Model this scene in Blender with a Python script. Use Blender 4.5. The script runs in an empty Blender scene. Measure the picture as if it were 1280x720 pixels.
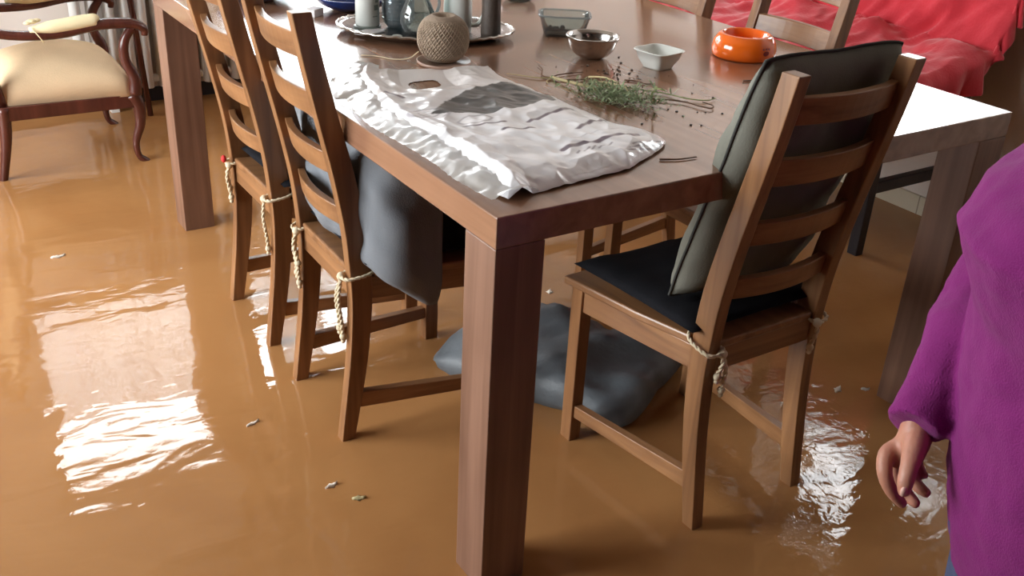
import bpy, bmesh, math, random
from mathutils import Vector, Matrix, noise

# ------------------------------------------------------------------ camera, world, light, exposure
C = bpy.context.scene.collection
sc = bpy.context.scene
WATER = 0.0          # water surface; the drowned floor lies 5 cm below
FLOOR = -0.05
CAM = Vector((-0.7004, -1.0894, 1.2438))
cam = bpy.data.objects.new('camera', bpy.data.cameras.new('camera'))
C.objects.link(cam)
cam.location = CAM
cam.rotation_euler = (1.0981, -0.0472, -0.5673)
cam.data.sensor_width = 36.0
cam.data.lens = 1262.7 / 1280 * 36.0
cam.data.clip_start = 0.02
sc.camera = cam
sc.view_settings.view_transform = 'Standard'
sc.view_settings.look = 'None'
sc.view_settings.gamma = 1.0
sc.view_settings.use_curve_mapping = False
sc.view_settings.exposure = 0.18
SKY = 20.0
w = bpy.data.worlds.new('sky'); sc.world = w; w.use_nodes = True
w.node_tree.nodes['Background'].inputs[0].default_value = (0.96, 0.98, 1.0, 1)
w.node_tree.nodes['Background'].inputs[1].default_value = SKY
sc.cycles.max_bounces = 8
sc.cycles.diffuse_bounces = 4
sc.cycles.glossy_bounces = 4
sc.cycles.transmission_bounces = 6
sc.cycles.transparent_max_bounces = 10
sc.cycles.caustics_reflective = False
sc.cycles.caustics_refractive = False
sc.cycles.sample_clamp_indirect = 6.0
sc.cycles.use_denoising = True

def portal(name, loc, rot, sx, sy):
    l = bpy.data.lights.new(name, 'AREA'); l.shape = 'RECTANGLE'; l.size = sx; l.size_y = sy
    l.cycles.is_portal = True
    o = bpy.data.objects.new(name, l); o.location = loc; o.rotation_euler = rot; C.objects.link(o)
# room: x -2.3..2.16, y -3.6..3.0
X0, X1, Y0, Y1, ZC = -2.3, 2.16, -5.0, 3.0, 2.45
portal('window_light_back', (0.44, Y1 + 0.10, 1.33), (math.radians(-90), 0, 0), 1.56, 0.98)
portal('window_light_right', (X1 + 0.10, 0.78, 1.22), (0, math.radians(90), 0), 0.74, 0.76)
portal('window_light_left', (X0 - 0.10, 1.50, 1.20), (0, math.radians(-90), 0), 1.8, 2.2)


# ------------------------------------------------------------------ materials
def nmat(name):
    m = bpy.data.materials.new(name); m.use_nodes = True
    nt = m.node_tree; b = nt.nodes['Principled BSDF']
    return m, nt, b
def rgba(c): return (c[0], c[1], c[2], 1)
def plain(name, col, rough=0.6, metal=0.0, var=0.12, scale=12.0, bump=0.0, bscale=200.0, spec=0.5, **kw):
    m, nt, b = nmat(name)
    N, L = nt.nodes, nt.links
    tc = N.new('ShaderNodeTexCoord')
    n = N.new('ShaderNodeTexNoise'); n.inputs['Scale'].default_value = scale; n.inputs['Detail'].default_value = 4
    L.new(tc.outputs['Object'], n.inputs['Vector'])
    r = N.new('ShaderNodeMix'); r.data_type = 'RGBA'
    r.inputs['A'].default_value = rgba([max(0, v * (1 - var)) for v in col])
    r.inputs['B'].default_value = rgba([min(1, v * (1 + var)) for v in col])
    L.new(n.outputs['Fac'], r.inputs['Factor'])
    L.new(r.outputs['Result'], b.inputs['Base Color'])
    b.inputs['Roughness'].default_value = rough
    b.inputs['Metallic'].default_value = metal
    b.inputs['Specular IOR Level'].default_value = spec
    if bump:
        n2 = N.new('ShaderNodeTexNoise'); n2.inputs['Scale'].default_value = bscale; n2.inputs['Detail'].default_value = 3
        L.new(tc.outputs['Object'], n2.inputs['Vector'])
        bp = N.new('ShaderNodeBump'); bp.inputs['Strength'].default_value = bump; bp.inputs['Distance'].default_value = 0.002
        L.new(n2.outputs['Fac'], bp.inputs['Height']); L.new(bp.outputs['Normal'], b.inputs['Normal'])
    for k, v in kw.items(): b.inputs[k].default_value = v
    return m
def wood(name, dark, light, axis='x', rough=0.35, spec=0.5, coat=0.0, scale=1.0, knots=False):
    m, nt, b = nmat(name)
    N, L = nt.nodes, nt.links
    tc = N.new('ShaderNodeTexCoord'); mp = N.new('ShaderNodeMapping')
    s = {'x': (2.2, 46, 46), 'y': (46, 2.2, 46), 'z': (46, 46, 2.2)}[axis]
    mp.inputs['Scale'].default_value = [v * scale for v in s]
    L.new(tc.outputs['Object'], mp.inputs['Vector'])
    n = N.new('ShaderNodeTexNoise'); n.inputs['Scale'].default_value = 1.0; n.inputs['Detail'].default_value = 6; n.inputs['Distortion'].default_value = 0.6
    L.new(mp.outputs['Vector'], n.inputs['Vector'])
    n3 = N.new('ShaderNodeTexNoise'); n3.inputs['Scale'].default_value = 5.0; n3.inputs['Detail'].default_value = 2
    L.new(tc.outputs['Object'], n3.inputs['Vector'])
    mx = N.new('ShaderNodeMath'); mx.operation = 'MULTIPLY_ADD'; mx.inputs[1].default_value = 0.35
    L.new(n3.outputs['Fac'], mx.inputs[0]); 
    m2 = N.new('ShaderNodeMath'); m2.operation = 'MULTIPLY'; m2.inputs[1].default_value = 0.75
    L.new(n.outputs['Fac'], m2.inputs[0]); L.new(m2.outputs[0], mx.inputs[2])
    cr = N.new('ShaderNodeValToRGB')
    cr.color_ramp.elements[0].position = 0.32; cr.color_ramp.elements[0].color = rgba(dark)
    cr.color_ramp.elements[1].position = 0.72; cr.color_ramp.elements[1].color = rgba(light)
    L.new(mx.outputs[0], cr.inputs['Fac']); L.new(cr.outputs['Color'], b.inputs['Base Color'])
    b.inputs['Roughness'].default_value = rough
    b.inputs['Specular IOR Level'].default_value = spec
    b.inputs['Coat Weight'].default_value = coat; b.inputs['Coat Roughness'].default_value = 0.14
    bp = N.new('ShaderNodeBump'); bp.inputs['Strength'].default_value = 0.15; bp.inputs['Distance'].default_value = 0.001
    L.new(n.outputs['Fac'], bp.inputs['Height']); L.new(bp.outputs['Normal'], b.inputs['Normal'])
    return m
TD, TL = (0.18, 0.083, 0.047), (0.33, 0.175, 0.105)
M = {}
M['table_top'] = wood('table_top_wood', TD, TL, 'y', rough=0.22, coat=0.5, spec=0.6, scale=0.6)
M['table_leg'] = wood('table_leg_wood', (0.12, 0.056, 0.034), (0.25, 0.135, 0.09), 'z', rough=0.4, scale=0.8)
CD, CL = (0.125, 0.052, 0.021), (0.33, 0.160, 0.068)
for a in 'xyz': M['chair_' + a] = wood('chair_wood_' + a, CD, CL, a, rough=0.33, spec=0.5)
M['mahogany'] = wood('mahogany', (0.05, 0.014, 0.010), (0.11, 0.03, 0.02), 'z', rough=0.22, scale=0.7)
M['black_wood'] = wood('black_wood', (0.012, 0.012, 0.017), (0.03, 0.028, 0.035), 'z', rough=0.35)
M['wall'] = plain('wall_plaster', (0.76, 0.68, 0.62), 0.85, var=0.05, scale=3, bump=0.15, bscale=90)
M['wall_left'] = plain('wall_umber_plaster', (0.16, 0.125, 0.10), 0.9, var=0.05, scale=3)
M['wall_dark'] = plain('wall_brown_plaster', (0.12, 0.09, 0.07), 0.9, var=0.08, scale=3)
M['ceiling'] = plain('ceiling_paint', (0.26, 0.22, 0.18), 0.9, var=0.06)
M['floor'] = plain('mud_floor', (0.20, 0.10, 0.04), 0.9)
M['skirt'] = None
M['cream_fabric'] = plain('cream_upholstery', (0.72, 0.53, 0.33), 0.85, var=0.10, scale=14, bump=0.5, bscale=260)
M['pad_fabric'] = plain('cream_pad', (0.80, 0.68, 0.42), 0.8, var=0.08, scale=20, bump=0.4, bscale=300)
M['grey_cushion'] = plain('grey_green_fabric', (0.165, 0.163, 0.132), 0.95, var=0.16, scale=16, bump=0.4, bscale=400)
M['blue_cushion'] = plain('blue_grey_fabric', (0.155, 0.165, 0.18), 0.95, var=0.12, scale=12, bump=0.4, bscale=400)
M['wet_cushion'] = plain('wet_blue_grey_fabric', (0.105, 0.118, 0.130), 0.5, var=0.5, scale=14, bump=0.5, bscale=90)
M['piping'] = plain('dark_piping', (0.055, 0.055, 0.05), 0.9, spec=0.2)
M['black_fabric'] = plain('black_fabric', (0.008, 0.008, 0.010), 0.95, bump=0.3, bscale=300, spec=0.15)
M['rope'] = plain('cream_rope', (0.62, 0.52, 0.36), 0.9, var=0.25, scale=120)
M['red_blanket'] = plain('red_blanket', (0.66, 0.032, 0.052), 0.9, var=0.22, scale=7, bump=0.6, bscale=140, **{'Sheen Weight': 0.4})
M['white_cloth'] = plain('white_cloth', (0.75, 0.74, 0.76), 0.9)
M['white_paint'] = plain('white_enamel', (0.78, 0.78, 0.76), 0.35, var=0.04)
M['chrome'] = plain('steel', (0.62, 0.60, 0.58), 0.16, metal=1.0, var=0.05)
M['tray'] = plain('silver_tray_metal', (0.55, 0.54, 0.55), 0.2, metal=1.0, var=0.12, scale=60, bump=0.6, bscale=120)
M['porcelain'] = plain('white_porcelain', (0.74, 0.76, 0.72), 0.12, var=0.03)
M['orange'] = plain('orange_plastic', (0.90, 0.155, 0.012), 0.12, var=0.03, **{'Coat Weight': 0.5})
M['navy'] = plain('navy_glaze', (0.012, 0.03, 0.13), 0.12, var=0.2)
M['dark_brown'] = plain('dark_brown', (0.055, 0.038, 0.028), 0.6, var=0.35, scale=60, bump=0.5, bscale=150)
M['hole_dark'] = plain('dark_logo', (0.30, 0.02, 0.01), 0.5)
M['purple'] = plain('purple_knit', (0.185, 0.016, 0.130), 0.95, var=0.10, scale=20, bump=0.7, bscale=420, spec=0.2, **{'Sheen Weight': 0.08})
M['jeans'] = plain('blue_denim', (0.05, 0.065, 0.13), 0.9, var=0.2, scale=60, bump=0.5, bscale=400)
M['skin'] = plain('skin', (0.47, 0.215, 0.145), 0.5, var=0.14, scale=45, bump=0.35, bscale=160, **{'Subsurface Weight': 0.12, 'Subsurface Scale': 0.006})
M['nail'] = plain('fingernail', (0.66, 0.40, 0.33), 0.25, var=0.04)
M['lip'] = plain('lip', (0.40, 0.12, 0.10), 0.45)
M['eye'] = plain('eye_white', (0.8, 0.8, 0.78), 0.2); M['iris'] = plain('iris', (0.05, 0.03, 0.02), 0.2)
M['hair'] = plain('grey_hair', (0.22, 0.20, 0.18), 0.6, var=0.4, scale=60, bump=0.8, bscale=120)
M['shoe'] = plain('black_rubber', (0.02, 0.02, 0.02), 0.4)
M['leaf'] = plain('sage_leaf', (0.23, 0.29, 0.15), 0.75, var=0.30, scale=70)
M['leaf_dark'] = plain('green_leaf', (0.30, 0.36, 0.14), 0.6, var=0.2, scale=70)
M['stem'] = plain('pale_stem', (0.50, 0.42, 0.22), 0.7, var=0.2)
M['twig'] = plain('brown_twig', (0.13, 0.07, 0.04), 0.8, var=0.3, scale=80)
M['foam'] = plain('pale_foam', (0.80, 0.72, 0.62), 0.6)
M['red'] = plain('red_thread', (0.55, 0.02, 0.02), 0.8)
M['lid_grey'] = plain('grey_green_lid', (0.25, 0.30, 0.27), 0.4)
M['purple_print'] = plain('magenta_print', (0.40, 0.05, 0.16), 0.5)
M['beige'] = plain('beige_ring', (0.42, 0.27, 0.20), 0.4)
def glassmat(name, tint, fac=0.0, rough=0.02, milk=0.0):
    m = bpy.data.materials.new(name); m.use_nodes = True; nt = m.node_tree; N, L = nt.nodes, nt.links
    for n in list(N): N.remove(n)
    out = N.new('ShaderNodeOutputMaterial')
    t = N.new('ShaderNodeBsdfTransparent'); t.inputs[0].default_value = rgba(tint)
    g = N.new('ShaderNodeBsdfGlossy'); g.inputs['Roughness'].default_value = rough
    lw = N.new('ShaderNodeLayerWeight'); lw.inputs['Blend'].default_value = 0.25
    mx = N.new('ShaderNodeMixShader')
    ad = N.new('ShaderNodeMath'); ad.operation = 'ADD'; ad.inputs[1].default_value = fac; ad.use_clamp = True
    L.new(lw.outputs['Fresnel'], ad.inputs[0]); L.new(ad.outputs[0], mx.inputs[0])
    L.new(t.outputs[0], mx.inputs[1]); L.new(g.outputs[0], mx.inputs[2])
    last = mx
    if milk:
        d = N.new('ShaderNodeBsdfDiffuse'); d.inputs[0].default_value = (0.8, 0.84, 0.85, 1)
        tr = N.new('ShaderNodeBsdfTranslucent'); tr.inputs[0].default_value = (0.8, 0.84, 0.85, 1)
        a2 = N.new('ShaderNodeMixShader'); a2.inputs[0].default_value = 0.5
        L.new(d.outputs[0], a2.inputs[1]); L.new(tr.outputs[0], a2.inputs[2])
        m3 = N.new('ShaderNodeMixShader'); m3.inputs[0].default_value = milk
        L.new(mx.outputs[0], m3.inputs[1]); L.new(a2.outputs[0], m3.inputs[2]); last = m3
    L.new(last.outputs[0], out.inputs[0])
    return m
M['pane'] = glassmat('window_glass', (0.97, 0.98, 0.98), 0.0)
M['glass'] = glassmat('clear_glass', (0.86, 0.91, 0.90), 0.04, 0.03, 0.05)
M['blue_glass'] = glassmat('bluish_glass', (0.66, 0.76, 0.80), 0.05, 0.06, 0.22)
M['net'] = glassmat('net_curtain_cloth', (1, 1, 1), 0.0, 0.9, 0.86)
M['curtain'] = None

def skirt_mat():
    m, nt, b = nmat('cream_skirting_tile'); N, L = nt.nodes, nt.links
    tc = N.new('ShaderNodeTexCoord'); sp = N.new('ShaderNodeSeparateXYZ'); L.new(tc.outputs['Object'], sp.inputs[0])
    a = N.new('ShaderNodeMath'); a.operation = 'FRACT'
    d = N.new('ShaderNodeMath'); d.operation = 'MULTIPLY'; d.inputs[1].default_value = 1 / 0.2
    e = N.new('ShaderNodeMath'); e.operation = 'ADD'; e.inputs[1].default_value = 0.03 / 0.2
    L.new(sp.outputs['Y'], d.inputs[0]); L.new(d.outputs[0], e.inputs[0]); L.new(e.outputs[0], a.inputs[0])
    g = N.new('ShaderNodeMath'); g.operation = 'LESS_THAN'; g.inputs[1].default_value = 0.022; L.new(a.outputs[0], g.inputs[0])
    mx = N.new('ShaderNodeMix'); mx.data_type = 'RGBA'; L.new(g.outputs[0], mx.inputs['Factor'])
    mx.inputs['A'].default_value = (0.66, 0.58, 0.44, 1); mx.inputs['B'].default_value = (0.35, 0.27, 0.19, 1)
    L.new(mx.outputs['Result'], b.inputs['Base Color']); b.inputs['Roughness'].default_value = 0.3
    return m
M['skirt'] = skirt_mat()

def water_mat():
    m, nt, b = nmat('muddy_flood_water'); N, L = nt.nodes, nt.links
    tc = N.new('ShaderNodeTexCoord')
    n = N.new('ShaderNodeTexNoise'); n.inputs['Scale'].default_value = 1.6; n.inputs['Detail'].default_value = 5; n.inputs['Distortion'].default_value = 0.8
    L.new(tc.outputs['Object'], n.inputs['Vector'])
    cr = N.new('ShaderNodeValToRGB'); e = cr.color_ramp.elements
    e[0].position = 0.25; e[0].color = (0.33, 0.150, 0.052, 1); e[1].position = 0.75; e[1].color = (0.45, 0.222, 0.083, 1)
    L.new(n.outputs['Fac'], cr.inputs['Fac']); L.new(cr.outputs['Color'], b.inputs['Base Color'])
    b.inputs['Roughness'].default_value = 0.025; b.inputs['IOR'].default_value = 1.333
    # ripples: stretched long waves, small wrinkles, and calmer patches
    mp = N.new('ShaderNodeMapping'); mp.inputs['Rotation'].default_value = (0, 0, math.radians(28)); mp.inputs['Scale'].default_value = (6.5, 15, 1)
    L.new(tc.outputs['Object'], mp.inputs['Vector'])
    w1 = N.new('ShaderNodeTexNoise'); w1.inputs['Scale'].default_value = 1.0; w1.inputs['Detail'].default_value = 2.0; w1.inputs['Distortion'].default_value = 0.5
    L.new(mp.outputs['Vector'], w1.inputs['Vector'])
    w2 = N.new('ShaderNodeTexNoise'); w2.inputs['Scale'].default_value = 38; w2.inputs['Detail'].default_value = 2.0; w2.inputs['Distortion'].default_value = 1.2
    L.new(tc.outputs['Object'], w2.inputs['Vector'])
    sx = N.new('ShaderNodeSeparateXYZ'); L.new(tc.outputs['Object'], sx.inputs[0])
    mr = N.new('ShaderNodeMapRange'); mr.inputs[1].default_value = 0.3; mr.inputs[2].default_value = 0.9; mr.inputs[3].default_value = 0.22; mr.inputs[4].default_value = 1.0
    L.new(sx.outputs['X'], mr.inputs[0])
    b1 = N.new('ShaderNodeBump'); b1.inputs['Strength'].default_value = 1.0; b1.inputs['Distance'].default_value = 0.0021
    b2 = N.new('ShaderNodeBump'); b2.inputs['Strength'].default_value = 1.0; b2.inputs['Distance'].default_value = 0.00048
    L.new(mr.outputs[0], b2.inputs['Strength']); L.new(w1.outputs['Fac'], b1.inputs['Height']); L.new(w2.outputs['Fac'], b2.inputs['Height'])
    L.new(b1.outputs['Normal'], b2.inputs['Normal']); L.new(b2.outputs['Normal'], b.inputs['Normal'])
    return m
M['water'] = water_mat()

# ------------------------------------------------------------------ mesh helpers
def link(name, bm, mats, parent=None, smooth=False, bevel=0, seg=2, subsurf=0, label=None):
    me = bpy.data.meshes.new(name)
    bmesh.ops.recalc_face_normals(bm, faces=bm.faces[:])
    bm.to_mesh(me); bm.free()
    if not isinstance(mats, (list, tuple)): mats = [mats]
    for m in mats: me.materials.append(m)
    if smooth:
        for p in me.polygons: p.use_smooth = True
    o = bpy.data.objects.new(name, me); C.objects.link(o)
    if parent: o.parent = parent
    if label: o['label'] = label
    if bevel:
        md = o.modifiers.new('bevel', 'BEVEL'); md.width = bevel; md.segments = seg; md.limit_method = 'ANGLE'; md.angle_limit = math.radians(40)
    if subsurf:
        md = o.modifiers.new('sub', 'SUBSURF'); md.levels = subsurf; md.render_levels = subsurf
    return o
def tag(o, label, cat, group=None, kind=None):
    o['label'] = label; o['category'] = cat
    if group: o['group'] = group
    if kind: o['kind'] = kind
    return o
def thing(name, label, cat, loc=(0, 0, 0), rz=0, group=None):
    o = bpy.data.objects.new(name, None); o.empty_display_size = 0.1; C.objects.link(o)
    o.location = loc; o.rotation_euler = (0, 0, rz)
    return tag(o, label, cat, group)
def struct(o): o['kind'] = 'structure'; return o
def box(bm, x0, x1, y0, y1, z0, z1):
    v = [bm.verts.new(p) for p in ((x0, y0, z0), (x1, y0, z0), (x1, y1, z0), (x0, y1, z0), (x0, y0, z1), (x1, y0, z1), (x1, y1, z1), (x0, y1, z1))]
    for f in ((0, 3, 2, 1), (4, 5, 6, 7), (0, 1, 5, 4), (1, 2, 6, 5), (2, 3, 7, 6), (3, 0, 4, 7)): bm.faces.new([v[i] for i in f])
    return v
def B(*a):
    bm = bmesh.new(); box(bm, *a); return bm
def prism_y(bm, prof, y0, y1):                      # closed outline in x,z swept along y
    a = [bm.verts.new((x, y0, z)) for x, z in prof]; b = [bm.verts.new((x, y1, z)) for x, z in prof]
    n = len(prof); bm.faces.new(a); bm.faces.new(b[::-1])
    for i in range(n): bm.faces.new((a[i], b[i], b[(i + 1) % n], a[(i + 1) % n]))
def loft(bm, rings, close=True, cap=True, wrap=True):
    R = [[bm.verts.new(p) for p in r] for r in rings]; n = len(R[0])
    for i in range(len(R) - 1):
        for j in range(n if wrap else n - 1):
            bm.faces.new((R[i][j], R[i][(j + 1) % n], R[i + 1][(j + 1) % n], R[i + 1][j]))
    if cap: bm.faces.new(R[0][::-1]); bm.faces.new(R[-1])
    return R
def catmull(pts, per=6):
    P = [Vector(p) for p in pts]; P = [P[0] * 2 - P[1]] + P + [P[-1] * 2 - P[-2]]; out = []
    for i in range(1, len(P) - 2):
        for k in range(per):
            t = k / per; a, b, c, d = P[i - 1], P[i], P[i + 1], P[i + 2]
            out.append(0.5 * ((2 * b) + (c - a) * t + (2 * a - 5 * b + 4 * c - d) * t * t + (3 * b - a - 3 * c + d) * t ** 3))
    out.append(P[-2]); return out
def tube(bm, pts, rad, n=8, flat=1.0, cap=True, up=(0, 0, 1), square=False):
    pts = [Vector(p) for p in pts]; m = len(pts)
    if not hasattr(rad, '__len__'): rad = [rad] * m
    if len(rad) != m: rad = [rad[0] + (0) for _ in pts] if len(rad) == 1 else [rad[min(int(i * (len(rad) - 1) / (m - 1)), len(rad) - 2)] * (1 - ((i * (len(rad) - 1) / (m - 1)) - min(int(i * (len(rad) - 1) / (m - 1)), len(rad) - 2))) + rad[min(int(i * (len(rad) - 1) / (m - 1)), len(rad) - 2) + 1] * ((i * (len(rad) - 1) / (m - 1)) - min(int(i * (len(rad) - 1) / (m - 1)), len(rad) - 2)) for i in range(m)]
    rings = []; N = None
    for i, p in enumerate(pts):
        t = (pts[min(i + 1, m - 1)] - pts[max(i - 1, 0)]).normalized()
        if N is None:
            u = Vector(up)
            if abs(u.dot(t)) > 0.95: u = Vector((1, 0, 0))
            N = (u - t * u.dot(t)).normalized()
        else:
            N = (N - t * N.dot(t)).normalized()
        S = t.cross(N)
        if square:
            r = rad[i]; ring = [p + N * a * r + S * b * r * flat for a, b in ((1, 1), (1, -1), (-1, -1), (-1, 1))]
        else:
            ring = [p + N * (math.cos(2 * math.pi * k / n) * rad[i]) + S * (math.sin(2 * math.pi * k / n) * rad[i] * flat) for k in range(n)]
        rings.append(ring)
    loft(bm, rings, cap=cap); return rings
def lathe(bm, prof, n=32, c=(0, 0, 0), sx=1, sy=1, sq=0):
    rings = []
    for r, z in prof:
        ring = []
        for k in range(n):
            a = 2 * math.pi * k / n; ca, sa = math.cos(a), math.sin(a)
            if sq: e = 2 / sq; ca = math.copysign(abs(ca) ** e, ca); sa = math.copysign(abs(sa) ** e, sa)
            ring.append((c[0] + ca * r * sx, c[1] + sa * r * sy, c[2] + z))
        rings.append(ring)
    loft(bm, rings, cap=True)
def ball(bm, c, r, seg=16, sc3=(1, 1, 1)):
    bmesh.ops.create_uvsphere(bm, u_segments=seg, v_segments=max(6, seg // 2), radius=1, matrix=Matrix.Translation(c) @ Matrix.Diagonal((r * sc3[0], r * sc3[1], r * sc3[2], 1)))
def rope(bm, pts, r=0.0035, twist=260, n=6):
    P = catmull(pts, 10); d = 0; A, Bp = [], []
    for i, p in enumerate(P):
        if i: d += (p - P[i - 1]).length
        t = (P[min(i + 1, len(P) - 1)] - P[max(i - 1, 0)]).normalized()
        u = Vector((0.31, 0.9, 0.2)); u = (u - t * u.dot(t)).normalized(); v = t.cross(u)
        o = u * math.cos(d * twist) + v * math.sin(d * twist)
        A.append(p + o * r * 0.55); Bp.append(p - o * r * 0.55)
    tube(bm, A, r * 0.72, n); tube(bm, Bp, r * 0.72, n)
def copy_tree(o, parent=None):
    c = o.copy(); C.objects.link(c); c.parent = parent
    for ch in o.children: copy_tree(ch, c)
    return c
def lerp(a, b, t): return a + (b - a) * t

# ------------------------------------------------------------------ the room
struct(link('floor', B(X0 - 0.3, X1 + 0.3, Y0 - 0.3, Y1 + 0.3, FLOOR - 0.1, FLOOR), M['floor']))
wt = bmesh.new()
for i in range(1): box(wt, X0, X1, Y0, Y1, FLOOR, WATER)
wo = tag(link('flood_water', wt, M['water']), 'muddy orange flood water covering the whole floor, rippled and mirroring the windows', 'water', kind='stuff')
struct(link('ceiling', B(X0 - 0.3, X1 + 0.3, Y0 - 0.3, Y1 + 0.3, ZC, ZC + 0.1), M['ceiling']))
T = 0.2
def wall_with_hole(name, axis, pos, out, a0, a1, h0, h1, z0, z1, mat):
    bm = bmesh.new()
    def seg(p, q, zz0, zz1):
        if axis == 'y': box(bm, p, q, min(pos, pos + out), max(pos, pos + out), zz0, zz1)
        else: box(bm, min(pos, pos + out), max(pos, pos + out), p, q, zz0, zz1)
    seg(a0, h0, FLOOR, ZC); seg(h1, a1, FLOOR, ZC); seg(h0, h1, FLOOR, z0); seg(h0, h1, z1, ZC)
    return struct(link(name, bm, mat))
wall_with_hole('wall_back', 'y', Y1, T, X0 - T, X1 + T, -0.34, 1.22, 0.84, 1.82, M['wall'])
wall_with_hole('wall_right', 'x', X1, T, Y0, Y1, 0.41, 1.15, 0.86, 1.58, M['wall'])
bm = bmesh.new()
for a in ((Y0, 0.45, FLOOR, ZC), (0.45, 2.60, FLOOR, 0.30), (0.45, 2.60, 2.10, ZC), (2.60, Y1, FLOOR, ZC)): box(bm, X0 - T, X0, *a)
struct(link('wall_left', bm, M['wall_left']))
struct(link('wall_near', B(X0 - T, X1 + T, Y0 - T, Y0, FLOOR, ZC), M['wall_dark']))
def window(name, axis, pos, a0, a1, z0, z1, mull):
    e = bpy.data.objects.new(name, None); C.objects.link(e); e['kind'] = 'structure'
    bm = bmesh.new(); f = 0.035
    def bx(p, q, d0, d1, zz0, zz1):
        if axis == 'y': box(bm, p, q, pos + d0, pos + d1, zz0, zz1)
        else: box(bm, pos + d0, pos + d1, p, q, zz0, zz1)
    for p, q in ((a0, a0 + f), (a1 - f, a1)): bx(p, q, 0.05, 0.10, z0, z1)
    for mu in mull: bx(mu - 0.04, mu + 0.04, 0.05, 0.10, z0, z1)
    bx(a0, a1, 0.05, 0.10, z0, z0 + f); bx(a0, a1, 0.05, 0.10, z1 - f, z1)
    link('window_frame', bm, M['white_paint'], e, bevel=0.004)
    bm = bmesh.new(); bx(a0 + f, a1 - f, 0.072, 0.078, z0 + f, z1 - f)
    link('window_pane', bm, M['pane'], e)
    return e
window('window_1', 'y', Y1, -0.34, 1.22, 0.84, 1.82, [0.42])
window('window_2', 'x', X1, 0.41, 1.15, 0.86, 1.58, [])
e = window('window_3', 'x', X0 - 0.15, 0.45, 2.60, 0.30, 2.10, [1.15, 1.88])
struct(link('trim_1', B(-0.40, 1.28, Y1 - 0.03, Y1 + 0.05, 0.80, 0.84), M['white_paint'], bevel=0.004))
struct(link('trim_2', B(X1 - 0.03, X1 + 0.05, 0.36, 1.20, 0.82, 0.86), M['white_paint'], bevel=0.004))
struct(link('baseboard_right', B(X1 - 0.012, X1, Y0, Y1, FLOOR, 0.062), M['skirt'], bevel=0.002))
struct(link('baseboard_back', B(X0, X1, Y1 - 0.012, Y1, FLOOR, 0.055), M['black_wood'], bevel=0.002))
struct(link('baseboard_left', B(X0, X0 + 0.012, Y0, Y1, FLOOR, 0.062), M['skirt'], bevel=0.002))

def cloth_panel(axis, pos, a0, a1, z0, z1, waves, amp, n=120, thick=0.002):
    bm = bmesh.new(); rows = []
    for k in range(14):
        z = lerp(z0, z1, k / 13); r = []
        for i in range(n):
            a = lerp(a0, a1, i / (n - 1)); d = amp * (math.sin(i / (n - 1) * waves * 2 * math.pi) + 0.4 * math.sin(i * 0.9 + k * 0.2)) * (1 - 0.25 * k / 13)
            r.append(bm.verts.new((a, pos + d, z) if axis == 'y' else (pos + d, a, z)))
        rows.append(r)
    for k in range(13):
        for i in range(n - 1): bm.faces.new((rows[k][i], rows[k][i + 1], rows[k + 1][i + 1], rows[k + 1][i]))
    return bm
def net(name, axis, pos, a0, a1, z0, z1, label):
    e = thing(name, label, 'curtain')
    link('net_cloth', cloth_panel(axis, pos, a0, a1, z0, z1, 14, 0.008), M['net'], e, smooth=True)
    bm = bmesh.new()
    if axis == 'y': tube(bm, [(a0 - 0.02, pos, z1 + 0.004), (a1 + 0.02, pos, z1 + 0.004)], 0.006)
    else: tube(bm, [(pos, a0 - 0.02, z1 + 0.004), (pos, a1 + 0.02, z1 + 0.004)], 0.006)
    link('curtain_rod', bm, M['white_paint'], e)
net('net_curtain', 'y', Y1 + 0.025, -0.32, 0.38, 0.85, 1.42, 'taller white net half curtain on the left sash of the back window, mirrored in water')
net('net_curtain', 'y', Y1 + 0.025, 0.48, 1.20, 0.85, 1.12, 'shorter white net curtain on the right sash of the back window')
net('net_curtain', 'x', X1 + 0.025, 0.43, 1.13, 0.87, 1.06, 'white net half curtain in the small window over the red bench')

cu = thing('added_curtain', 'unseen beige curtain added against the back window mullion to narrow its water reflection', 'curtain')  # added out of view; opaque cloth narrows the bright window mirrored in the water
link('curtain_cloth', cloth_panel('y', Y1 - 0.03, 0.40, 0.60, 0.80, 1.86, 5, 0.018, 80), M['cream_fabric'], cu, smooth=True)
bm = bmesh.new(); tube(bm, [(-0.40, Y1 - 0.03, 1.87), (1.28, Y1 - 0.03, 1.87)], 0.010, 10); link('curtain_rod', bm, M['black_wood'], cu, smooth=True)
cu = thing('added_sheer', 'unseen sheer white curtain added in the right sash to soften its water reflection', 'curtain')  # unseen extra panel, tones down the white patches mirrored between the left chairs
link('curtain_cloth', cloth_panel('y', Y1 - 0.03, 0.71, 0.93, 0.80, 1.86, 5, 0.014, 80), M['net'], cu, smooth=True)
bd = thing('added_blind', 'unseen brown roller blind added to mask the near part of the right window reflection', 'blind')  # invented blind out of view, cuts the window reflection beside the right table leg
link('blind_cloth', B(X1 - 0.006, X1 - 0.003, 0.36, 0.74, 1.06, 1.62), M['wall_left'], bd)
bm = bmesh.new(); tube(bm, [(X1 - 0.022, 0.35, 1.63), (X1 - 0.022, 0.75, 1.63)], 0.018, 14); link('roller', bm, M['white_paint'], bd, smooth=True)
bm = bmesh.new(); tube(bm, [(X1 - 0.006, 0.36, 1.06), (X1 - 0.006, 0.74, 1.06)], 0.005, 8); link('bottom_bar', bm, M['white_paint'], bd, smooth=True)
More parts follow.
